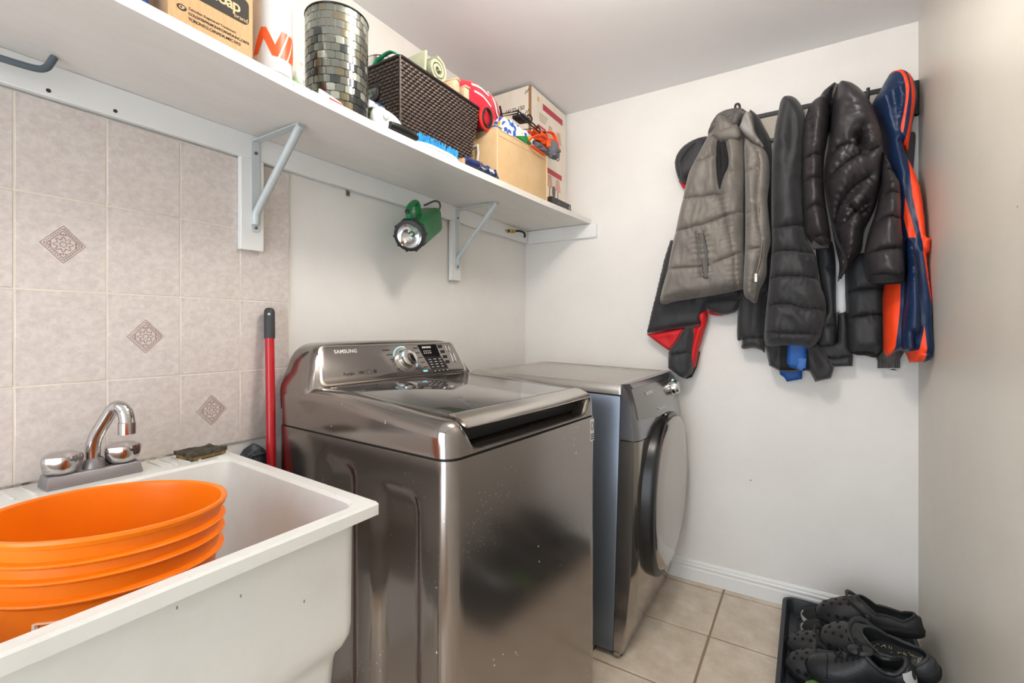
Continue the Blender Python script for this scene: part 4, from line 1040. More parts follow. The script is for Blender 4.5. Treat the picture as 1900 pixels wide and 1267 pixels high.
obj('clip_loop', tube([(.03+.003*math.cos(a), .04+.016*math.cos(a), .048+.014*math.sin(a)) for a in [2*PI*i/20 for i in range(20)]], .0035, 8, closed=True), MATS['black_grip'], wr)
gc = thing('green_cloth', 'green cloth corner hanging over the front of the fabric bin', 'cloth', (-1.03, 1.83, nz1+.0))
P1, P2, P3 = at_x(960, 255, -1.028), at_x(976, 254, -1.035), at_x(990, 272, -1.026)
b = prism([at_x(958, 252, -1.026), at_x(978, 252, -1.030), at_x(991, 273, -1.026), at_x(985, 270, -1.026)], (-.02, 0, .002), bev=.003); obj('cloth', b, mat('emerald_cloth', S(22, 140, 72), .7, bump=.3, bscale=100), gc, world=True)
oc = thing('orange_grey_cloth', 'orange and grey folded garment hanging off the far end of the bin', 'cloth', (-1.05, 1.93, nz1))
orf = mat('orange_cloth', S(240, 88, 30), .65, bump=.4, bscale=60); gryf = mat('grey_cloth', S(112, 114, 120), .8, bump=.4, bscale=80)
b = blob(tuple(at_x(1003, 263, -1.055)), (.045, .10, .034), 40, .30, 11, .8, 12); obj('orange_drape', b, orf, oc, world=True)
b = blob(tuple(at_x(1000, 277, -1.045)), (.035, .07, .020), 36, .28, 9, .8, 15); obj('grey_fold', b, gryf, oc, world=True)
b = blob(tuple(at_x(1026, 279, -1.020)), (.030, .045, .036), 34, .25, 8, .75, 17); obj('grey_hang', b, gryf, oc, world=True)
def fold(name, pts, r, fl=.6): obj(name, tube(smooth_path(pts, 5), r, 10, flat=fl), orf, oc, world=True)
fold('orange_fold', [at_x(980, 262, -1.02), at_x(990, 254, -1.005), at_x(1004, 252, -1.0), at_x(1015, 258, -1.0), at_x(1018, 272, -1.0)], .010, .4)
fold('orange_fold', [at_x(985, 270, -1.018), at_x(996, 278, -1.012), at_x(1010, 288, -1.015)], .009, .4)
fold('orange_fold', [at_x(1012, 245, -1.03), at_x(1026, 248, -1.02), at_x(1033, 265, -1.01), at_x(1037, 282, -1.0)], .010, .4)
# ---------------------------------------------------------------- white lamp carton at the end of the shelf
KX0, KX1, KY0, KY1 = -1.372, -1.083, 1.978, 2.268
kz0 = st(-1.09, 2.1)+.0005; kz1 = 2.338
KX1 = -1.125; KY0 = 1.967; KY1 = 2.355; kz1 = 2.378
lc = thing('lamp_carton', 'tall white lamp carton with red stripes in the shelf corner', 'carton', (-1.25, 2.16, kz0))
whc = mat('white_carton', S(232, 224, 212), .6, col2=S(226, 216, 202), nscale=10, stretch=(1, 6, .4))
obj('carton_body', box(KX0, KX1, KY0, KY1, kz0, kz1, .0025, 1), whc, lc, world=True)
redp = mat('crimson_print', S(186, 60, 74), .5)
xf = KX1+.0003
KS = 1.0388
def stripe(name, y0, y1, z0, z1, m):
    y0, y1, z0, z1 = y0*KS, y1*KS, 1.2+(z0-1.2)*KS, 1.2+(z1-1.2)*KS
    obj(name, box(xf-.0004, xf+.0006, y0, y1, z0, z1), m, lc, world=True, smooth=False)
stripe('red_stripe', 2.010, 2.225, 2.262, 2.292, redp); stripe('red_stripe', 1.962, 2.04, 2.165, 2.176, redp); stripe('red_stripe', 2.035, 2.215, 1.972, 1.998, redp)
shd = mat('shade_print', S(206, 168, 150), .6); bro = mat('bronze_print', S(110, 92, 84), .6)
def sconce(yc, zc, s):
    yc, zc, s = yc*KS, 1.2+(zc-1.2)*KS, s*KS
    for dy in (-.045, .045):
        obj('lamp_picture', prism([(xf, yc+s*(dy-.017), zc+s*.06), (xf, yc+s*(dy+.017), zc+s*.06), (xf, yc+s*(dy+.032), zc), (xf, yc+s*(dy-.032), zc)], (.0007, 0, 0)), shd, lc, world=True, smooth=False)
        obj('lamp_picture_arm', tube(smooth_path([(xf, yc, zc-s*.03), (xf, yc+s*dy*.5, zc-s*.085), (xf, yc+s*dy*1.1, zc-s*.075), (xf, yc+s*dy, zc-s*.03), (xf, yc+s*dy, zc)], 5), .0028*s, 6), bro, lc, world=True)
    obj('lamp_picture_plate', prism([(xf, yc+s*.018*math.cos(t*PI/9), zc-s*.012+s*.03*math.sin(t*PI/9)) for t in range(18)], (.0009, 0, 0)), bro, lc, world=True, smooth=False)
sconce(2.135, 2.15, 1.0); sconce(2.125, 1.905, 1.0)
for k in range(7): stripe('barcode_bar', 2.105+.006*k, 2.108+.006*k+.001*(k % 2), 1.805, 1.835, ink)
for k in range(4): stripe('fine_print', 1.975, 2.06-.008*k, 2.232-.011*k, 2.236-.011*k, mat('grey_fine_print', S(170, 158, 148), .6))
stripe('yellow_mark', 1.958, 1.975, 2.285, 2.305, mat('gold_print', S(216, 176, 90), .6))
yf = KY0-.0003; pN = at_y(937, 213, KY0)
text('stock_lettering', '14132-150', .029, lc, (pN.x, yf-.0002, pN.z), (1, 0, 0), (0, 0, 1), ink, world=True, ext=.0003, spacing=.9)
pN = at_y(966, 222, KY0); text('stock_lettering', 'PC', .026, lc, (pN.x, yf-.0002, pN.z), (1, 0, 0), (0, 0, 1), ink, world=True, ext=.0003)
for (u, v) in ((976, 170), (980, 167), (976, 208), (980, 205)):
    p = at_y(u, v, KY0); obj('staple_mark', tube([(p.x-.006, yf, p.z-.012), (p.x+.004, yf, p.z+.008)], .0016, 6), ink, lc, world=True)
obj('edge_tape', box(KX1-.012, KX1+.0008, KY0-.0008, KY0+.004, kz0+.02, kz1-.002), mat('brown_tape', S(150, 112, 76), .4), lc, world=True)
# ================================================================ coat rack and garments
rackm = mat('rack_black', S(40, 40, 42), .4); rackb = mat('rack_beige', S(176, 168, 154), .5)
rk = thing('coat_rack', 'black framed wall coat rack behind the hanging jackets', 'rack', (.06, YB-.001, 2.02))
obj('back_board', box(-.245, XR-.003, YB-.016, YB-.0006, 2.035, 2.148, .001, 1), rackb, rk, world=True, smooth=False)
for (z0, z1) in ((2.138, 2.157), (2.026, 2.040)): obj('frame_rail', box(-.25, XR-.001, YB-.022, YB-.0004, z0, z1, .0015, 1), rackm, rk, world=True)
obj('frame_end', box(XR-.016, XR-.0008, YB-.0225, YB-.0004, 2.026, 2.157, .0015, 1), rackm, rk, world=True)
for x in (-.29+.03, -.03, .085, .20, .30):
    obj('hook', tube(smooth_path([(x, YB-.02, 2.10), (x, YB-.06, 2.085), (x, YB-.095, 2.10), (x, YB-.10, 2.135)], 5), .006, 8), rackm, rk, world=True)

def z3(p): return (1160+p[0]/1.95, 90+p[1]/1.95)
def seg_dist(P, poly, closed):
    A = np.asarray(poly, float); B = np.roll(A, -1, 0) if closed else A[1:]
    if not closed: A = A[:-1]
    best = np.full(len(P), 1e9); along = np.zeros(len(P)); acc = 0.0
    for a, b_ in zip(A, B):
        d = b_-a; l2 = d@d
        if l2 < 1e-14: continue
        t = np.clip(((P-a)@d)/l2, 0, 1); q = a+t[:, None]*d; dist = np.hypot(*(P-q).T)
        m = dist < best; best[m] = dist[m]; along[m] = acc+t[m]*math.sqrt(l2); acc += math.sqrt(l2)
    return best, along, acc
def inside(P, poly):
    A = np.asarray(poly, float); B = np.roll(A, -1, 0); c = np.zeros(len(P), bool)
    for a, b_ in zip(A, B):
        m = (a[1] > P[:, 1]) != (b_[1] > P[:, 1])
        with np.errstate(divide='ignore', invalid='ignore'):
            x = (b_[0]-a[0])*(P[:, 1]-a[1])/(b_[1]-a[1])+a[0]
        c ^= m & (P[:, 0] < x)
    return c
def resample(pts, step, closed=True):
    pts = [Vector((p[0], p[1], 0)) for p in pts]; out = []
    n = len(pts)
    for i in range(n if closed else n-1):
        a, b_ = pts[i], pts[(i+1) % n]; k = max(1, int(round((b_-a).length/step)))
        for s in range(k): q = a.lerp(b_, s/k); out.append((q.x, q.y))
    if not closed: out.append((pts[-1].x, pts[-1].y))
    return out
def cloth(name, parent, out_px, y0, T, mats, tilt=(0, 0), *, seams=(), folds=(), regions=(), edge=.03, res=.0075, wr=(.003, 14, 5), seed=1, back=.25, raw=False, quilt=.010, sw=.012, pk=.0026, soft=True, slope=0.0, kind=None):
    """a padded piece of cloth: outline traced at its own distance, filled as a relief with seams, puckers, folds"""
    cv = (lambda p: p) if raw else z3
    yp = y0-T*.5
    cx_ = sum(p[0] for p in out_px)/len(out_px); cz_ = sum(p[1] for p in out_px)/len(out_px); ref = at_y(*cv((cx_, cz_)), yp)
    nrm = Vector((-tilt[0], 1, -tilt[1]))
    def w2(p):
        d_ = ray(*cv(p)); o_ = Vector((0, 0, CAMZ)); k_ = (ref-o_).dot(nrm)/d_.dot(nrm); q = o_+d_*k_; return (q.x, q.z)
    base = [w2(p) for p in out_px]
    if soft:
        sp = smooth_path([(x, z, 0) for x, z in base], 5, True); base = [(p.x, p.y) for p in sp]
    bd = resample(base, res*.8)
    rs_ = np.random.RandomState(seed)
    A = np.array(bd); x0, z0 = A.min(0); x1, z1 = A.max(0)
    gx = np.arange(x0, x1, res); gz = np.arange(z0, z1, res*.87); G = np.array([(x+(res/2 if j % 2 else 0), z) for j, z in enumerate(gz) for x in gx])
    G += rs_.uniform(-.12*res, .12*res, G.shape)
    ins = inside(G, bd); G = G[ins]; d, _, _ = seg_dist(G, bd, True); G = G[d > res*.55]
    regw = [([w2(p) for p in poly], mi, soft_) for poly, mi, soft_ in regions]
    verts = [Vector(p) for p in bd]; edges = []; nb_ = len(bd)
    keep = np.ones(len(G), bool)
    for k, (poly, mi, sf) in enumerate(regw):
        pl = poly
        if sf: pl = [(p.x, p.y) for p in smooth_path([(x, z, 0) for x, z in poly], 4, True)]
        pl = resample(pl, res*.8); regw[k] = (pl, mi, sf)
        dd, _, _ = seg_dist(G, pl, True); keep &= dd > res*.5
        s = len(verts); verts += [Vector(p) for p in pl]; edges += [(s+i, s+(i+1) % len(pl)) for i in range(len(pl))]
    seamw = []
    for sline in seams:
        g = quilt; wv = sw
        if isinstance(sline, dict): g = sline.get('g', g); wv = sline.get('w', wv); sline = sline['p']
        wl = [w2(p) for p in sline]
        if len(wl) > 2: wl = [(p.x, p.y) for p in smooth_path([(x, z, 0) for x, z in wl], 4)]
        seamw.append((wl, g, wv)); pl = resample(wl, res*.8, False)
        pin = inside(np.array(pl), bd); dd, _, _ = seg_dist(np.array(pl), bd, True); okp = pin & (dd > res*.6)
        dd, _, _ = seg_dist(G, pl, False); keep &= dd > res*.45
        s = len(verts); idx = {}
        for i_, p_ in enumerate(pl):
            if okp[i_]: idx[i_] = len(verts); verts.append(Vector(p_))
        edges += [(idx[i_], idx[i_+1]) for i_ in range(len(pl)-1) if i_ in idx and i_+1 in idx]
    G = G[keep]; verts += [Vector(p) for p in G]
    V, E_, F_, *_ = delaunay_2d_cdt(verts, edges, [list(range(nb_))], 1, 1e-7)
    P = np.array([(v.x, v.y) for v in V])
    d, _, _ = seg_dist(P, bd, True)
    t = np.clip(d/edge, 0, 1); prof = np.sqrt(np.clip(1-(1-t)**2, 0, 1))
    h = T*prof
    for wl, g, wv in seamw:
        ds, al, tot = seg_dist(P, wl, False)
        h -= (g*np.exp(-(ds/wv)**1.2)+.55*g*np.exp(-ds/.0035))*np.clip(d/.012, 0, 1)
        fr = 2*PI/.021
        h += pk*np.sin(al*fr+4*noise2(al*22, ds*9, seed+3))*np.exp(-(ds/.03)**2)*np.clip(d/.02, 0, 1)
    for f in folds:
        pts, amp, wv = f; wl = [w2(p) for p in pts]
        if len(wl) > 2: wl = [(p.x, p.y) for p in smooth_path([(x, z, 0) for x, z in wl], 4)]
        ds, al, tot = seg_dist(P, wl, False)
        h += amp*np.exp(-(ds/wv)**2)*np.clip(d/.015, 0, 1)*np.sin(PI*np.clip(al/max(tot, 1e-6), .06, .94))**.5
    a, fx_, fz_ = wr
    nf_ = fbm(P[:, 0]*fx_*2+seed*3.1+.6*noise2(P[:, 0]*9, P[:, 1]*9, seed), P[:, 1]*fz_*2+seed*1.7, seed, 3)
    rid = 1-np.abs(fbm(P[:, 0]*fx_*1.3+9+seed, P[:, 1]*fz_*2.2+3+P[:, 0]*4, seed+11, 2))*2
    h += (a*nf_+a*.8*rid)*np.clip(d/.03, 0, 1)
    h = np.maximum(h, .0015*np.clip(d/.004, 0, 1))
    tl = tilt[0]*(P[:, 0]-ref.x)+tilt[1]*(P[:, 1]-ref.z)
    bm = bmesh.new(); nV = len(P)
    onb = d < 1e-5
    fv = [bm.verts.new((P[i, 0], y0-h[i]+tl[i], P[i, 1])) for i in range(nV)]
    bv = [fv[i] if onb[i] else bm.verts.new((P[i, 0], y0+back*T*prof[i]+.001+tl[i], P[i, 1])) for i in range(nV)]
    cen = np.array([P[list(f)].mean(0) for f in F_])
    keepf = inside(cen, bd); F_ = [f for f, k_ in zip(F_, keepf) if k_]; cen = cen[keepf]
    mi = np.zeros(len(F_), int)
    for pl, k, sf in regw: mi[inside(cen, pl)] = k
    for f, k in zip(F_, mi):
        try: q = bm.faces.new([fv[i] for i in f]); q.material_index = int(k)
        except ValueError: pass
        try: q = bm.faces.new([bv[i] for i in f][::-1]); q.material_index = int(k)
        except ValueError: pass
    return obj(name, bm, mats, parent, world=True, angle=75, kind=kind)
def surf(pts, y):          # picture points (zoom coordinates) at the plane y
    return [at_y(*z3(p), y) for p in pts]

greyn = mat('grey_nylon', S(118, 112, 106), .5, col2=S(102, 97, 92), nscale=7, bump=.12, bscale=500, sheen=.2)
greyd = mat('grey_nylon_inside', S(86, 83, 80), .55, bump=.1, bscale=500)
greyl = mat('grey_lining', S(142, 140, 138), .6)
blk1 = mat('black_nylon', S(48, 48, 51), .62, col2=S(41, 41, 44), nscale=9, bump=.12, bscale=500, sheen=.15)
blk2 = mat('black_satin_nylon', S(56, 52, 55), .36, col2=S(48, 45, 48), nscale=8, bump=.06, bscale=400)
blk3 = mat('charcoal_nylon', S(50, 52, 55), .6, bump=.1, bscale=500)
dark = mat('black_lining_and_shade', S(20, 20, 22), .8)  # lining black, also painted where armhole and cuff are in shade
redl = mat('red_lining', S(206, 22, 30), .55, bump=.15, bscale=200)
navyf = mat('navy_polyester', S(24, 48, 86), .4, col2=S(19, 40, 74), nscale=9, bump=.08, bscale=500)
orgf = mat('neon_orange_polyester', S(255, 74, 28), .5, bump=.08, bscale=500)
blue1 = mat('blue_lining', S(24, 84, 160), .55)
whit = mat('white_cotton', S(222, 224, 228), .8)
knit = mat('grey_knit', S(92, 90, 90), .9, bump=.5, bscale=240, bstretch=(3, 1, .4))
metalz = mat('zip_metal', S(190, 188, 182), .25, metal=1.0)
zipd = mat('zip_tape', S(70, 67, 64), .7)

# ---- grey knit sweater at the far right, nearly hidden
sw_ = thing('knit_sweater', 'charcoal ribbed knit sweater peeking out beside the track jacket', 'sweater', (.28, YB-.02, 1.1))
cloth('knit_body', sw_, [(960, 330), (1030, 300), (1052, 305), (1050, 360), (1046, 420), (1030, 700), (1010, 1100), (900, 1100), (930, 700)], 2.352, .022, [knit], wr=(.002, 20, 3), edge=.02, res=.012)
for k in range(10):
    x = 918+k*8.2; obj('rib', tube(surf([(x, 1085), (x-1, 1125), (x-2, 1156)], 2.335), .0045, 8, flat=.8), knit, sw_, world=True)
# ---- white shirt
ws = thing('white_shirt', 'white cotton shirt showing between the black coats', 'shirt', (.08, YB-.02, 1.2))
cloth('shirt_body', ws, [(720, 640), (800, 640), (800, 945), (770, 952), (735, 940)], 2.345, .010, [whit], wr=(.003, 10, 4), edge=.012)
# ---- blue garment at the bottom
bl = thing('blue_garment', 'blue garment hem hanging below the long black puffer', 'garment', (-.02, YB-.03, 1.0))
cloth('blue_panel', bl, [(588, 1040), (660, 1040), (655, 1165), (640, 1166), (584, 1150)], 2.258, .014, [blue1], wr=(.003, 14, 5), edge=.014, soft=False)
cloth('blue_hem', bl, [(556, 1150), (640, 1150), (640, 1196), (585, 1206), (575, 1190), (560, 1180)], 2.345, .012, [blue1], wr=(.002, 14, 5), edge=.012, soft=False)
cloth('size_tag', bl, [(622, 1118), (656, 1122), (650, 1166), (622, 1158)], 2.2435, .004, [mat('tag_blue', S(60, 110, 180), .6)], wr=(0, 1, 1), edge=.004, soft=False)
# ---- black jacket with red lining under the vest
br_ = thing('black_red_jacket', 'black padded jacket with bright red lining under the grey vest', 'jacket', (-.45, YB-.03, 1.0))
cloth('shoulder', br_, [(175, 425), (182, 385), (215, 345), (275, 316), (310, 325), (290, 420), (240, 470), (210, 482), (190, 470)], 2.335, .075, [blk1], seams=[[(200, 470), (205, 420), (240, 370), (280, 335)]], edge=.04, seed=5)
cloth('red_edge', br_, [(192, 476), (212, 478), (240, 520), (207, 502)], 2.345, .012, [redl], edge=.01, soft=False)
cloth('front_panel', br_, [(160, 690), (135, 770), (112, 870), (92, 950), (74, 1030), (130, 1022), (200, 1008), (268, 998), (283, 960), (300, 920), (420, 900), (420, 860), (300, 700)], 2.33, .045, [blk1], folds=[([(190, 720), (160, 850), (130, 1000)], .012, .03), ([(240, 760), (235, 980)], -.01, .02)], edge=.03, seed=7, soft=False)
cloth('red_front_lining', br_, [(75, 1033), (150, 1020), (215, 1008), (210, 1030), (188, 1065), (168, 1090), (155, 1092), (112, 1062)], 2.338, .02, [redl], folds=[([(100, 1040), (190, 1030)], .006, .012)], edge=.015, seed=8, soft=False)
cloth('sleeve', br_, [(205, 1018), (240, 1004), (250, 1040), (244, 1090), (246, 1140), (240, 1175), (215, 1194), (195, 1190), (165, 1168), (151, 1152), (154, 1092), (180, 1060)], 2.315, .06, [blk1], seams=[[(152, 1110), (240, 1098)]], folds=[([(170, 1080), (190, 1170)], .01, .02)], edge=.035, seed=9)
cloth('red_side_lining', br_, [(252, 955), (296, 945), (297, 985), (283, 1030), (265, 1090), (256, 1145), (238, 1180), (232, 1140), (233, 1060), (238, 1012), (272, 1000)], 2.328, .030, [redl], folds=[([(280, 960), (255, 1060), (245, 1150)], .010, .014), ([(262, 990), (245, 1080)], -.008, .01)], edge=.018, seed=10, soft=False)
cloth('black_edge_binding', br_, [(240, 1174), (256, 1146), (265, 1095), (270, 1098), (258, 1152), (240, 1190), (215, 1197)], 2.318, .02, [dark], edge=.008, soft=False, wr=(0, 1, 1))
cloth('hem', br_, [(285, 912), (412, 900), (405, 945), (375, 960), (340, 962), (305, 948)], 2.322, .03, [blk1], folds=[([(310, 930), (390, 925)], .01, .02)], edge=.02, seed=12)
cloth('red_hem_lining', br_, [(300, 948), (345, 955), (375, 955), (345, 966), (310, 962)], 2.336, .014, [redl], edge=.01, wr=(0, 1, 1))
# ---- plain black coat behind the vest
pb = thing('black_coat', 'plain black coat mostly hidden behind the grey vest', 'coat', (-.16, YB-.03, 1.0))
cloth('coat_body', pb, [(445, 225), (475, 232), (500, 275), (524, 330), (530, 450), (530, 880), (512, 900), (505, 1085), (492, 1092), (462, 1084), (420, 1086), (420, 1055), (402, 1046), (408, 900), (430, 600), (430, 350)], 2.328, .05, [blk1], seams=[[(405, 1048), (500, 1046)]], folds=[([(470, 900), (460, 1080)], .008, .02)], edge=.035, seed=14)
# ---- grey vest
ve = thing('grey_vest', 'grey quilted sleeveless puffer vest hanging on the rack', 'vest', (-.36, YB-.1, 1.3))
cloth('front_panel', ve, [(338, 232), (315, 262), (298, 305), (262, 375), (228, 440), (208, 520), (190, 600), (168, 700), (148, 800), (121, 917), (180, 912), (250, 901), (330, 888), (420, 869), (432, 860), (430, 700), (432, 480), (432, 380), (425, 300), (405, 255), (370, 235)], 2.245, .085, [greyn, dark],
      seams=[[(205, 545), (275, 542), (345, 532)], [(165, 668), (230, 655), (300, 636), (360, 612), (428, 590)], [(145, 802), (215, 795), (290, 788), (360, 765), (428, 735)], [(347, 535), (360, 600), (378, 680), (395, 770), (402, 872)],
             {'p': [(385, 455), (430, 442)], 'g': .008}, {'p': [(250, 420), (300, 405), (335, 385)], 'g': .008}, {'p': [(135, 905), (250, 892), (420, 860)], 'g': .006, 'w': .008}, {'p': [(262, 672), (270, 740), (278, 830)], 'g': .010, 'w': .006}, {'p': [(286, 668), (299, 745), (298, 832)], 'g': .006, 'w': .005}],
      folds=[([(335, 330), (338, 400), (345, 520)], -.03, .016), ([(360, 335), (372, 400), (362, 470)], -.03, .014), ([(380, 340), (385, 420), (370, 520)], .012, .02), ([(325, 340), (318, 420), (330, 520)], .012, .018), ([(240, 640), (330, 600)], .008, .02), ([(210, 560), (200, 640)], .006, .02), ([(280, 560), (262, 640)], .006, .014), ([(180, 690), (170, 790)], .006, .02), ([(330, 660), (340, 760)], .006, .016)],
      regions=[([(338, 338), (362, 336), (372, 372), (378, 428), (360, 470), (346, 518), (336, 470), (332, 400)], 1, True)], edge=.05, seed=21, wr=(.0035, 16, 5), res=.006)  # black region paints the shade in the armhole hollow
cloth('zip_placket', ve, [(428, 325), (465, 338), (503, 358), (518, 400), (520, 470), (513, 540), (518, 610), (524, 690), (512, 750), (508, 820), (485, 872), (472, 918), (448, 910), (424, 872), (430, 700), (430, 480)], 2.215, .072, [greyn],
      seams=[[(430, 450), (480, 440)], [(428, 600), (480, 588)], [(428, 735), (485, 722)], {'p': [(470, 345), (485, 420), (475, 520), (478, 620), (490, 700), (482, 780), (466, 850), (464, 890)], 'g': .008, 'w': .007}, {'p': [(430, 340), (430, 600), (424, 868)], 'g': .006}],
      folds=[([(505, 400), (505, 560), (510, 700)], .010, .014), ([(450, 380), (455, 560)], .008, .018)], edge=.035, seed=22, wr=(.003, 16, 5))
zpts = smooth_path([at_y(*z3(p), 2.15) for p in ((482, 372), (490, 430), (481, 520), (483, 620), (494, 700), (487, 770), (474, 815))], 5)
zp_ = obj('zipper', tube(zpts, .0052, 8, flat=.7), zipd, ve, world=True)
obj('zipper_teeth', tube([p+Vector((0, -.004, 0)) for p in zpts], .0022, 6), metalz, zp_, world=True)
zq = at_y(*z3((473, 815)), 2.144)
obj('zip_pull', box(zq.x-.006, zq.x+.006, zq.y-.006, zq.y+.002, zq.z-.034, zq.z, .002), metalz, zp_, world=True)
cloth('collar', ve, [(296, 308), (318, 252), (350, 224), (400, 212), (436, 218), (458, 240), (450, 268), (425, 262), (408, 285), (352, 296)], 2.222, .060, [greyd], folds=[([(330, 260), (400, 240)], -.016, .012), ([(345, 285), (395, 262)], -.014, .01), ([(400, 225), (430, 235)], .012, .014)], edge=.03, seed=23, wr=(.006, 16, 9))
cloth('lapel', ve, [(298, 310), (345, 292), (402, 270), (420, 300), (414, 325), (368, 333), (345, 336), (322, 320)], 2.172, .022, [greyn], folds=[([(320, 315), (400, 295)], .006, .016)], edge=.018, seed=24, soft=False)
cloth('collar_flap', ve, [(412, 288), (414, 270), (430, 232), (455, 228), (464, 262), (472, 300), (502, 352), (470, 342), (438, 318)], 2.165, .034, [greyl], folds=[([(430, 260), (455, 300)], -.012, .012), ([(440, 240), (470, 320)], .008, .014)], edge=.02, seed=25, wr=(.004, 14, 10))
cloth('pocket_welt', ve, [(262, 668), (284, 664), (300, 742), (301, 832), (282, 832), (272, 742)], 2.166, .010, [greyd], folds=[([(273, 670), (286, 745), (292, 830)], -.006, .006)], edge=.008, seed=26, soft=False, wr=(.001, 10, 10), res=.005)
obj('hanging_loop', tube(smooth_path(surf([(398, 222), (399, 205), (408, 200), (414, 208), (414, 222)], 2.222), 4), .005, 8), blk1, ve, world=True)
# ---- long black puffer
lp = thing('long_black_puffer', 'long matte black puffer coat with ribbed quilting in the middle', 'coat', (-.03, YB-.1, 1.1))
cloth('coat_body', lp, [(548, 230), (560, 180), (585, 164), (615, 168), (640, 195), (652, 235), (650, 300), (646, 400), (644, 500), (648, 600), (660, 690), (690, 745), (700, 830), (724, 895), (729, 955), (716, 1020), (700, 1060), (668, 1084), (625, 1078), (570, 1076), (522, 1080), (500, 1055), (505, 960), (516, 850), (526, 720), (525, 560), (526, 420), (536, 300)], 2.27, .105, [blk1],
      seams=[[(526, 655), (580, 648), (640, 640)], [(526, 738), (600, 735), (690, 742)], [(515, 830), (600, 826), (702, 832)], [(506, 930), (590, 925), (640, 940), (728, 945)], [(502, 1025), (600, 1030), (712, 1030)]],
      folds=[([(575, 190), (560, 330), (565, 460)], .014, .03), ([(600, 220), (605, 330), (585, 420)], -.016, .016), ([(625, 210), (632, 330), (620, 460)], .012, .022), ([(560, 480), (600, 560), (610, 640)], .010, .03), ([(640, 680), (650, 760), (680, 830)], -.016, .014), ([(640, 860), (660, 930)], .012, .025), ([(560, 960), (540, 1060)], .010, .02), ([(600, 950), (650, 1010)], .012, .016)], edge=.06, seed=31, wr=(.0045, 12, 6), quilt=.016, sw=.014, pk=.004)
cloth('inner_lining', lp, [(504, 1060), (600, 1060), (700, 1070), (735, 1120), (757, 1155), (745, 1194), (688, 1207), (668, 1170), (655, 1166), (600, 1170), (560, 1168), (520, 1148), (512, 1110)], 2.295, .030, [blk1, dark], folds=[([(545, 1080), (525, 1140)], .010, .012), ([(660, 1085), (690, 1190)], .010, .014), ([(690, 1090), (735, 1160)], -.010, .012)], regions=[([(560, 1065), (660, 1068), (668, 1160), (560, 1165)], 1, False)], edge=.02, seed=32, soft=False)
# ---- black coat in the middle
mc = thing('second_black_coat', 'black padded coat behind the long puffer with small orange tag', 'coat', (.06, YB-.05, 1.1))
cloth('sleeve', mc, [(690, 700), (745, 690), (762, 760), (764, 900), (766, 1010), (762, 1070), (735, 1082), (695, 1074), (700, 980), (725, 940), (705, 830)], 2.318, .06, [blk3], seams=[[(730, 800), (762, 795)], [(725, 1000), (765, 1005)]], edge=.035, seed=41)
cloth('coat_hem', mc, [(690, 1050), (765, 1060), (770, 960), (800, 950), (812, 1010), (815, 1085), (826, 1100), (824, 1150), (760, 1152), (690, 1156), (676, 1140), (678, 1085)], 2.338, .035, [blk3], seams=[[(680, 1118), (760, 1122), (825, 1112)]], folds=[([(790, 970), (775, 1080)], .01, .016)], edge=.02, seed=42, soft=False)
cloth('orange_tag', mc, [(680, 1106), (702, 1110), (702, 1117), (681, 1113)], 2.298, .004, [orgf], edge=.003, wr=(0, 1, 1), soft=False, res=.004)
# ---- charcoal puffer hanging lowest on the right
cp2 = thing('charcoal_puffer', 'charcoal quilted puffer coat hem below the shiny black puffer', 'coat', (.17, YB-.06, 1.1))
cloth('coat_body', cp2, [(808, 760), (900, 740), (946, 850), (948, 950), (944, 1040), (940, 1085), (912, 1108), (870, 1100), (826, 1102), (806, 1072), (803, 960), (798, 870)], 2.322, .075, [blk3], seams=[[(800, 880), (860, 872), (945, 868)], [(803, 978), (870, 965), (945, 962)], {'p': [(808, 1078), (870, 1084), (938, 1066)], 'g': .006}],
      folds=[([(882, 955), (888, 985)], .014, .008), ([(840, 895), (850, 950)], .006, .02), ([(900, 1000), (890, 1060)], .006, .02)], edge=.045, seed=45, quilt=.018)
cloth('hem_opening', cp2, [(808, 1068), (870, 1086), (940, 1066), (940, 1085), (912, 1118), (872, 1112), (828, 1106)], 2.328, .04, [dark], edge=.02, wr=(0, 1, 1))
# ---- navy and orange track jacket
tj = thing('track_jacket', 'navy blue hooded track jacket with neon orange stripes and panels', 'jacket', (.31, YB-.06, 1.05))
cloth('body', tj, [(938, 330), (960, 300), (1010, 330), (1030, 395), (1050, 430), (1076, 500), (1090, 600), (1096, 678), (1114, 684), (1110, 736), (1098, 742), (1108, 830), (1118, 905), (1120, 1000), (1126, 1090), (1114, 1128), (1096, 1136), (1036, 1139), (1022, 1102), (1000, 1094), (972, 1104), (956, 1120), (940, 1100), (936, 900), (960, 700), (950, 480)], 2.215, .085, [navyf, orgf], (-.55, .12),
      regions=[([(1021, 398), (1048, 425), (1080, 500), (1100, 600), (1130, 660), (1130, 760), (1112, 800), (1124, 905), (1124, 950), (1116, 945), (1100, 900), (1080, 780), (1055, 650), (1032, 540)], 1, False),
               ([(930, 855), (990, 850), (986, 960), (974, 1060), (970, 1112), (955, 1130), (925, 1110)], 1, False), ([(1006, 545), (1022, 600), (1046, 690), (1016, 692), (1000, 620)], 1, False),
               ([(1074, 1004), (1084, 1085), (1080, 1150), (1010, 1150), (1022, 1098), (1056, 1088)], 1, False)],
      folds=[([(1010, 420), (1030, 560), (1060, 800), (1080, 1000)], -.012, .012), ([(1060, 500), (1075, 640), (1095, 800)], .010, .02), ([(1075, 680), (1108, 700)], .010, .012), ([(965, 880), (958, 1090)], .010, .014), ([(1100, 900), (1105, 1100)], .008, .02)],
      seams=[{'p': [(1078, 1102), (1124, 1092)], 'g': .005, 'w': .006}, {'p': [(1030, 1118), (1080, 1124)], 'g': .005, 'w': .006}], edge=.045, seed=51, wr=(.004, 16, 4), soft=False, pk=.0012, res=.006)
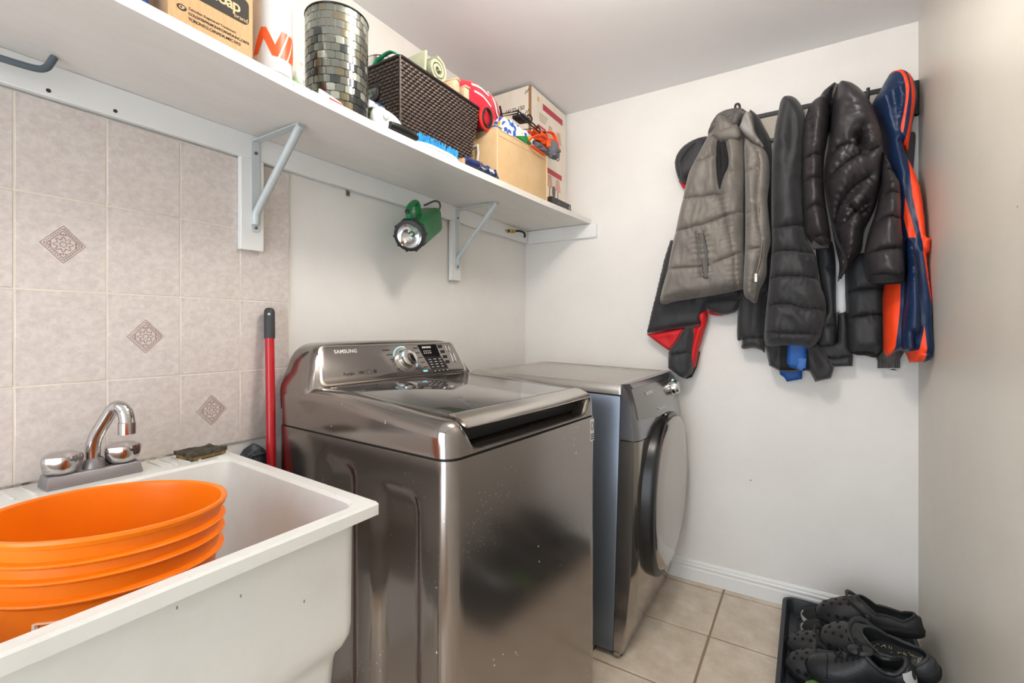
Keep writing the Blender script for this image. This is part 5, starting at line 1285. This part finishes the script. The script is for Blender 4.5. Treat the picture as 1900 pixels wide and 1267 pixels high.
cloth('sleeve', tj, [(1020, 690), (1042, 690), (1060, 760), (1070, 880), (1076, 1000), (1066, 1030), (1052, 1040), (1050, 1090), (1010, 1092), (1004, 1020), (1014, 900), (1018, 780)], 2.125, .055, [navyf], (-.3, .10), seams=[{'p': [(1004, 1022), (1066, 1030)], 'g': .008, 'w': .008}], folds=[([(1030, 700), (1045, 850), (1050, 1010)], .010, .016)], edge=.035, seed=52, pk=.0015)
cloth('hood', tj, [(893, 198), (925, 140), (958, 82), (985, 73), (1010, 72), (1040, 90), (1056, 122), (1064, 160), (1060, 200), (1046, 265), (1040, 310), (1024, 378), (1006, 348), (992, 400), (985, 425), (958, 405), (938, 320), (915, 240)], 2.300, .095, [navyf, orgf], (-.25, .0),
      regions=[([(955, 82), (985, 66), (1006, 108), (1018, 150), (1015, 200), (1006, 265), (998, 318), (990, 300), (1001, 240), (1006, 180), (1001, 135), (986, 102)], 1, True), ([(1008, 68), (1026, 72), (1036, 130), (1046, 180), (1041, 240), (1031, 310), (1021, 372), (1007, 350), (1019, 290), (1027, 220), (1026, 160), (1018, 112)], 1, True)],
      folds=[([(950, 110), (975, 240), (995, 390)], -.014, .014), ([(925, 180), (950, 300), (970, 390)], .012, .03), ([(1000, 100), (1022, 200), (1010, 330)], .012, .03)],
      seams=[{'p': [(962, 90), (990, 130), (1000, 180), (990, 260)], 'g': .005, 'w': .005}], edge=.05, seed=53, wr=(.003, 14, 6), pk=.001, res=.005)
# ---- shiny black puffer in front
sp_ = thing('shiny_black_puffer', 'glossy black hooded puffer jacket bulging in front of the others', 'jacket', (.1, YB-.15, 1.3))
cloth('body', sp_, [(742, 235), (755, 150), (772, 115), (802, 112), (835, 122), (880, 163), (914, 225), (936, 300), (944, 370), (935, 450), (920, 540), (896, 600), (872, 650), (862, 720), (838, 752), (812, 795), (790, 815), (772, 838), (778, 780), (762, 700), (748, 620), (724, 500), (722, 420), (735, 340)], 2.215, .13, [blk2],
      seams=[[(730, 400), (780, 360), (835, 355)], [(725, 478), (790, 430), (852, 388)], [(855, 300), (845, 340), (830, 330)], [(880, 470), (820, 510), (775, 570), (758, 650)], [(800, 570), (850, 600), (880, 580)], [(790, 640), (840, 590), (880, 560)], [(760, 660), (790, 720), (800, 790)], [(925, 350), (880, 380), (850, 330)]],
      folds=[([(790, 130), (845, 200), (865, 330)], .022, .04), ([(770, 150), (760, 260), (745, 380)], .016, .03), ([(865, 300), (850, 350), (880, 420)], -.030, .014), ([(835, 300), (855, 345)], -.022, .012), ([(885, 480), (830, 520), (780, 580), (765, 660)], -.026, .014), ([(850, 420), (790, 470), (750, 540)], .024, .03), ([(910, 300), (915, 420), (890, 540)], .016, .03), ([(840, 560), (830, 640), (810, 720)], .018, .022)],
      edge=.075, seed=61, wr=(.006, 11, 8), quilt=.020, sw=.014, pk=.005, res=.006)
cloth('hood_edge', sp_, [(700, 170), (740, 130), (772, 115), (756, 160), (745, 235), (740, 300), (722, 290), (690, 240)], 2.232, .06, [blk2], folds=[([(755, 135), (725, 190), (705, 250)], .012, .012), ([(740, 160), (720, 230)], -.012, .01)], edge=.03, seed=62)
cloth('left_sleeve', sp_, [(660, 205), (700, 168), (738, 172), (742, 230), (736, 300), (722, 380), (720, 470), (728, 560), (742, 640), (747, 690), (738, 712), (706, 722), (676, 700), (652, 655), (642, 560), (638, 430), (642, 300)], 2.185, .105, [blk2],
      seams=[[(640, 400), (680, 385), (722, 382)], [(640, 480), (680, 470), (722, 468)], [(642, 590), (690, 570), (735, 578)], {'p': [(668, 690), (705, 682), (742, 680)], 'g': .012, 'w': .008}, {'p': [(668, 220), (672, 330), (668, 450)], 'g': .008}],
      folds=[([(715, 190), (705, 260), (690, 330)], .014, .02), ([(670, 520), (668, 640)], .008, .03), ([(690, 600), (700, 670)], .010, .014)], edge=.06, seed=63, wr=(.004, 12, 9), quilt=.016)
cloth('right_sleeve', sp_, [(930, 350), (962, 400), (990, 455), (1006, 500), (1008, 600), (1016, 700), (1022, 790), (1018, 832), (985, 846), (930, 842), (884, 836), (872, 800), (870, 735), (885, 660), (912, 580), (930, 480)], 2.155, .11, [blk2], (-.15, .05),
      seams=[[(925, 440), (960, 432), (985, 440)], [(915, 548), (960, 520), (1004, 520)], [(892, 640), (950, 610), (1008, 612)], [(874, 742), (940, 728), (1016, 718)], {'p': [(880, 822), (950, 830), (1018, 818)], 'g': .010, 'w': .008}],
      folds=[([(935, 470), (915, 560)], -.014, .014), ([(960, 640), (970, 700)], .008, .03)], edge=.065, seed=64, wr=(.004, 10, 9), quilt=.018, pk=.004)
def cuff(parent, u0, u1, v, y, hz, m):
    a, c = at_y(*z3((u0, v)), y), at_y(*z3((u1, v)), y); ct = (a+c)/2; r = (c-a).length/2
    ring = lambda s, z, dy=0: [Vector((ct.x+r*s*math.cos(t), ct.y+dy+r*s*.7*math.sin(t), ct.z+z+.01*math.cos(t)*0)) for t in [2*PI*i/28 for i in range(28)]]
    b = bmesh.new(); rings(b, [ring(1.02, hz), ring(1.0, hz*.5), ring(.98, 0), ring(.86, -.001), ring(.84, hz*.6)], cap0=False, cap1=True)
    cf = obj('cuff', b, m, parent, world=True)
    b = bmesh.new(); rings(b, [ring(.87, .004), ring(.87, .006)]); obj('cuff_opening_shade', b, dark, cf, world=True)  # black disc paints the shade inside the sleeve end
cuff(sp_, 677, 737, 724, 2.148, .030, mat('ribbed_cuff', S(66, 62, 64), .7, bump=.7, bscale=300, bstretch=(6, 1, .2)))
cuff(sp_, 888, 1008, 850, 2.095, .030, dark)
zl = smooth_path([at_y(*z3(p), 2.12) for p in ((752, 640), (768, 700), (790, 740), (800, 780), (775, 832))], 5)
obj('zipper', tube(zl, .006, 8), dark, sp_, world=True)
# ================================================================ shoe tray and shoes
trm = mat('tray_plastic', S(46, 50, 54), .42, bump=.15, bscale=200)
TX0, TX1, TY0, TY1 = -.088, .345, 1.42, 2.345
tr = thing('boot_tray', 'black plastic boot tray full of shoes along the right wall', 'tray', ((TX0+TX1)/2, (TY0+TY1)/2, 0))
def trr(i, z, r): return [Vector((x, y, z)) for x, y in rrect(TX0+i, TX1-i, TY0+i, TY1-i, max(r-i, .01), 7)]
b = bmesh.new(); rings(b, [trr(.014, .0005, .045), trr(.004, .050, .045), trr(0, .052, .045), trr(0, .056, .045), trr(.006, .058, .045), trr(.014, .056, .045), trr(.018, .044, .045), trr(.026, .006, .045), trr(.04, .005, .045)])
obj('tray_body', b, trm, tr, world=True, angle=40)
ridge = bmesh.new(); q = rrect(TX0+.055, TX1-.055, TY0+.055, TY1-.055, .03, 5)
obj('raised_border', tube([Vector((x, y, .006)) for x, y in q], .003, 6, closed=True), trm, tr, world=True)
src = None
for i in range(9):
    for j in range(18):
        x = TX0+.085+i*.035; y = TY0+.085+j*.046
        if src is None:
            src = obj('tread_mark', box(-.011, .011, -.0022, .0022, .0, .0035, .001, 1), trm, tr); src.location = (x-(TX0+TX1)/2, y-(TY0+TY1)/2, .0048); src.rotation_euler = (0, 0, .9)
        else: link_copy(src, 'tread_mark', tr, (x-(TX0+TX1)/2, y-(TY0+TY1)/2, .0048), (0, 0, .9 if (i+j) % 2 else -.9))
rubc = mat('clog_foam', S(58, 59, 61), .5, col2=S(50, 51, 53), nscale=12, bump=.08, bscale=300)
rubb = mat('clog_foam_black', S(42, 42, 44), .5, col2=S(36, 36, 38), nscale=12, bump=.08, bscale=300)
insm = mat('clog_footbed', S(28, 32, 33), .75, specks=[(S(206, 196, 160), 90, .10, .14, 12, (1, .4, 1))])
hol = mat('vent_black', S(12, 12, 13), .9)
def lerp_tab(tab, t):
    return float(np.interp(t, [a for a, _ in tab], [c for _, c in tab]))
WT = [(0, .20), (.02, .42), (.06, .66), (.14, .88), (.25, .99), (.36, 1.0), (.5, .90), (.62, .80), (.75, .77), (.87, .74), (.94, .62), (.98, .42), (1, .20)]
def shoe_place(name, label, cat, toe, yaw, pitch, roll=0, group=None):
    return thing(name, label, cat, toe, (roll, -pitch, yaw), group)
def shoe_shell(L, W, htab, oc, oa, ob, zs, wall=.006, nphi=72, ns=22, flat=.62, mir=1):
    """upper of a shoe: ring surface between sole outline and the foot opening; returns bmesh, opening rim, height function"""
    def hw(t): return W*lerp_tab(WT, t)
    def outline_at(phi):           # ray from the opening centre to the sole outline
        c, s = math.cos(phi), math.sin(phi); lo, hi = 0, L*1.2
        for _ in range(34):
            m = (lo+hi)/2; x = oc*L+m*c; y = m*s; t = x/L
            ok = 0 < t < 1 and abs(y-mir*.10*W*math.sin(PI*min(1, max(0, t)))*0) < hw(t)
            if ok: lo = m
            else: hi = m
        return lo
    def height(x, y):
        t = min(1, max(0, x/L)); H = lerp_tab(htab, t); w_ = max(hw(t), 1e-4); k = min(1, abs(y)/w_)
        return zs+(H-zs)*max(0, 1-k**2.6)**.5
    bm = bmesh.new(); R = [[] for _ in range(ns+1)]; rim = []
    for i in range(nphi):
        phi = 2*PI*i/nphi; ro = outline_at(phi)
        re = 1/math.sqrt((math.cos(phi)/(oa*L))**2+(math.sin(phi)/(ob*W))**2); re = min(re, ro-.010)
        for k in range(ns+1):
            s = k/ns; s = 1-(1-s)**1.6; r = ro+(re-ro)*s
            x, y = oc*L+r*math.cos(phi), r*math.sin(phi)
            R[k].append(Vector((x, y, height(x, y) if k else zs)))
        rim.append(R[ns][i].copy())
    low = [Vector((p.x, p.y, zs)) for p in R[0]]
    inner = []
    for i, p in enumerate(rim):
        c = Vector((oc*L, 0, 0)); d = Vector((p.x, p.y, 0))-c
        inner.append([Vector((p.x-d.x*.02, p.y-d.y*.02, p.z-.004)), Vector((c.x+d.x*1.06, c.y+d.y*1.06, (p.z+zs)/2)), Vector((c.x+d.x*1.05, c.y+d.y*1.05, zs+.010)), Vector((c.x+d.x*.5, c.y+d.y*.5, zs+.007))])
    rsx = R+[[q[j] for q in inner] for j in range(4)]
    V = [[bm.verts.new(p) for p in r] for r in rsx]
    for a in range(len(V)-1):
        for i in range(nphi):
            j = (i+1) % nphi; f = bm.faces.new((V[a][i], V[a][j], V[a+1][j], V[a+1][i]))
            f.material_index = 1 if a >= ns+1 else 0
    f = bm.faces.new(V[-1]); f.material_index = 1
    return bm, rim, height, R[0]
def sole(R0, z0, z1, flare, toe_spring, L, heelx=.0):
    b = bmesh.new(); cen = Vector((L*.5, 0, 0))
    def ring(k, z):
        out = []
        for p in R0:
            d = Vector((p.x-cen.x, p.y, 0)); t = p.x/L; sp = toe_spring*max(0, 1-t/.3)**2*(1 if z < z1-.001 else .0)
            out.append(Vector((cen.x+d.x*(1+(k-1)*.35), p.y*k, z+sp)))
        return out
    rings(b, [ring(.93, z0), ring(1.0+flare*.6, z0+.004), ring(1.0+flare, (z0+z1)/2), ring(1.0+flare*.8, z1-.004), ring(1.0, z1)])
    return b
CH = [(0, .034), (.03, .047), (.1, .064), (.2, .078), (.32, .090), (.42, .100), (.5, .100), (.6, .088), (.72, .076), (.85, .066), (.95, .066), (1, .058)]
def clog(label, toe, yaw, pitch, roll=0, L=.30, W=.056, m=None, strap='front', emblem=True, logo=False):
    m = m or rubc
    t = shoe_place('clog', label, 'clog', toe, yaw, pitch, roll, 'foam clogs in the boot tray')
    zs = .026
    b, rim, hf, R0 = shoe_shell(L, W, CH, .70, .25, .74, zs)
    obj('upper', b, [m, insm], t, angle=60)
    obj('sole', sole(R0, 0, zs+.002, .03, .010, L), rubb, t, angle=50)
    obj('sole_groove', tube([Vector((p.x+(p.x-L*.5)*.012, p.y*1.028, zs*.62)) for p in R0], .0016, 6, closed=True), hol, t)
    obj('rim_roll', tube(rim, .0045, 8, closed=True), m, t)
    for (hx_, hy2, r) in ((.13, 0, .0058), (.19, -.45, .0058), (.19, .45, .0058), (.235, 0, .006), (.28, -.55, .0058), (.28, .55, .0058), (.32, -.22, .0058), (.32, .22, .0058), (.10, .42, .005), (.10, -.42, .005), (.36, .62, .005), (.36, -.62, .005)):
        x = hx_*L; wv = W*lerp_tab(WT, hx_); y = hy2*wv; e = .002
        n = Vector((-(hf(x+e, y)-hf(x-e, y))/(2*e), -(hf(x, y+e)-hf(x, y-e))/(2*e), 1)).normalized()
        obj('vent_hole_shade', lathe_to([(r, -.003), (r, .0006)], Vector((x, y, hf(x, y))), n, 14), hol, t)  # black disc on the surface paints the shade of a vent
    for s in (-1, 1):
        for hx_ in (.15, .23, .31):
            x = hx_*L; wv = W*lerp_tab(WT, hx_); y = s*wv*.965; obj('side_vent_shade', lathe_to([(.008, -.004), (.008, .001)], Vector((x, y, zs+.016)), (0, s, .35), 4), hol, t)  # flat black piece paints the shade of a side vent
    xr, yr = .52*L, W*lerp_tab(WT, .52)
    if strap == 'front': sp = [(xr, -yr*1.02, .052), (xr-.03, -yr*.98, .085), (xr-.048, -yr*.6, .101), (xr-.054, 0, .1055), (xr-.048, yr*.6, .101), (xr-.03, yr*.98, .085), (xr, yr*1.02, .052)]
    else: sp = [(xr, -yr*1.02, .052), (xr+.06, -yr*.97, .062), (L*.93, -yr*.75, .078), (L*1.035, 0, .082), (L*.93, yr*.75, .078), (xr+.06, yr*.97, .062), (xr, yr*1.02, .052)]
    obj('heel_strap', tube(smooth_path(sp, 7), .0085, 10, flat=.42, up=(0, 0, 1) if strap != 'front' else (1, 0, .3)), m, t)
    for s in (-1, 1):
        rv = obj('rivet', lathe_to([(.0125, -.003), (.0125, .004), (.010, .0062), (.004, .0066)], Vector((xr, s*yr*1.02, .052)), (0, s, .12), 22), rubb, t)
        if emblem:
            obj('rivet_emblem', lathe_to([(.0078, .0058), (.0078, .0072), (.003, .0074)], Vector((xr, s*yr*1.02, .052)), (0, s, .12), 20), metalz, rv)
            obj('emblem_relief', tube([Vector((xr+.004*math.cos(a), s*(yr*1.02+.0076), .0535+.004*math.sin(a))) for a in np.linspace(.4, 5.2, 10)], .0009, 6), rubb, rv)
    if logo:
        obj('footbed_label', box(.80*L, .80*L+.034, -.020, .020, zs+.0075, zs+.0092, .001, 1), mat('label_grey', S(62, 66, 68), .6), t)
        text('footbed_lettering', 'crocs', .0145, t, (.80*L+.022, .0175, zs+.0096), (0, -1, 0), (-1, 0, 0), mat('label_print', S(170, 172, 172), .5), ext=.0003, bold=.0003)
        b = bmesh.new(); rd = random.Random(5)
        for _ in range(34):
            x = L*(.70+rd.uniform(-.2, .2)); y = rd.uniform(-.6, .6)*W*.6; a = rd.uniform(0, PI); l = rd.uniform(.002, .006)
            tube([(x-l*math.cos(a), y-l*math.sin(a), zs+.010), (x+l*math.cos(a), y+l*math.sin(a), zs+.0115)], .0006, 4, b)
        obj('straw_bits', b, mat('dry_straw', S(206, 192, 150), .8), t, kind='stuff')
    return t
SH = [(0, .036), (.04, .050), (.12, .060), (.25, .068), (.38, .080), (.5, .098), (.58, .110), (.66, .098), (.75, .084), (.86, .088), (.95, .098), (1, .086)]
def sneaker(label, toe, yaw, pitch, roll=0, L=.29, W=.052, um=None, sm_=None, heel=None, laces=True, tc=None):
    t = shoe_place('sneaker', label, 'sneaker', toe, yaw, pitch, roll, 'sneakers in the boot tray')
    zs = .026
    b, rim, hf, R0 = shoe_shell(L, W, SH, .755, .185, .60, zs)
    obj('upper', b, [um, dark], t, angle=60)
    obj('sole', sole(R0, 0, zs+.003, .035, .010, L), sm_, t, angle=50)
    obj('collar', tube(rim, .0065, 10, closed=True), um, t)
    # toe cap edge
    tcp = [Vector((.20*L+.035*L*(1-(k/8)**2), k/8*W*.93, 0)) for k in range(-8, 9)]
    obj('toe_cap_seam', tube([Vector((p.x, p.y, hf(p.x, p.y)+.0004)) for p in tcp], .0014, 6), hol, t)
    if heel:
        hb = bmesh.new(); rs = []
        for k in range(15):
            a = math.radians(-58+116*k/14); x = L*.80+math.cos(a)*L*.19; y = math.sin(a)*W*.78
            rs.append([Vector((x+.003, y*1.03, zs-.002)), Vector((x+.004, y*1.04, .05)), Vector((x-.002, y, .082)), Vector((x-.006, y*.96, .080)), Vector((x-.006, y*.95, zs))])
        rings(hb, rs); obj('heel_counter', hb, heel, t)
    if laces:
        lm = mat('black_lace', S(26, 26, 27), .9)
        for k in range(5):
            x = (.36+.052*k)*L; x2 = x+.016*(1 if k % 2 else -1); w_ = W*.46
            pts = [(x, -w_), (x+.004, -w_*.5), ((x+x2)/2+.004, 0), (x2+.004, w_*.5), (x2, w_)]
            obj('lace', tube(smooth_path([Vector((a, c, hf(a, c)+.004)) for a, c in pts], 4), .0032, 8), lm, t)
            pts = [(x, w_), (x+.004, w_*.5), ((x+x2)/2+.004, 0), (x2+.004, -w_*.5), (x2, -w_)]
            obj('lace', tube(smooth_path([Vector((a, c, hf(a, c)+.0065)) for a, c in pts], 4), .0032, 8), lm, t)
        x = .575*L; z = hf(x, 0)+.006
        for s in (-1, 1): obj('bow_loop', tube(smooth_path([(x, 0, z), (x-.006, s*.014, z+.012), (x-.012, s*.03, z+.010), (x-.014, s*.026, z-.003), (x, 0, z)], 5), .0028, 8), lm, t)
        obj('tongue', blob((.56*L, 0, hf(.56*L, 0)+.003), (.035, .022, .008), 20, .05, 4, .9, 3), um, t)
    return t
skb = mat('black_mesh_upper', S(34, 34, 36), .75, bump=.4, bscale=400)
skl = mat('black_leather_upper', S(44, 46, 49), .42, col2=S(36, 38, 40), nscale=14, bump=.2, bscale=120)
whs_ = mat('white_rubber', S(222, 222, 220), .5)
blks = mat('black_rubber_sole', S(30, 30, 31), .6)
# bottom layer, toes to the left
sneaker('black mesh sneaker with thin white sole, rearmost in the tray', (-.020, 2.262, .010), -.02, .02, L=.29, um=skb, sm_=whs_)
sneaker('black mesh sneaker with white sole edge, second from the wall', (-.020, 2.165, .010), -.03, .02, L=.29, um=skb, sm_=whs_)
clog('charcoal foam clog lying lowest, partly under the top clogs', (-.062, 2.030, .012), -.05, .05, .10, L=.28)
clog('charcoal foam clog at the front left edge of the tray', (-.062, 1.915, .012), -.06, .05, .15, L=.28)
# upper layer
clog('black foam clog with silver rivet lying on top of the pile', (.030, 2.140, .098), -.05, .16, -.05, L=.318, W=.058, m=rubb)
clog('large black foam clog with lettered footbed, heel against the wall', (.048, 2.010, .098), -.40, .17, .40, L=.325, W=.060, m=rubc, strap='front', logo=True)
sneaker('black leather sneaker with white heel near the front of the tray', (.000, 1.845, .062), .01, .17, .16, L=.29, um=skl, sm_=blks, heel=whs_)
sneaker('black ribbed-toe sneaker with laces in the foreground of the tray', (.045, 1.735, .030), -.03, .06, .10, L=.29, um=skl, sm_=whs_)
gl = thing('green_scrap', 'folded green scrap under the front sneakers', 'cloth', (.03, 1.80, .010))
obj('scrap', blob((0, 0, .030), (.035, .030, .026), 22, .15, 6, .8, 5), mat('olive_green_cloth', S(96, 140, 62), .7), gl)
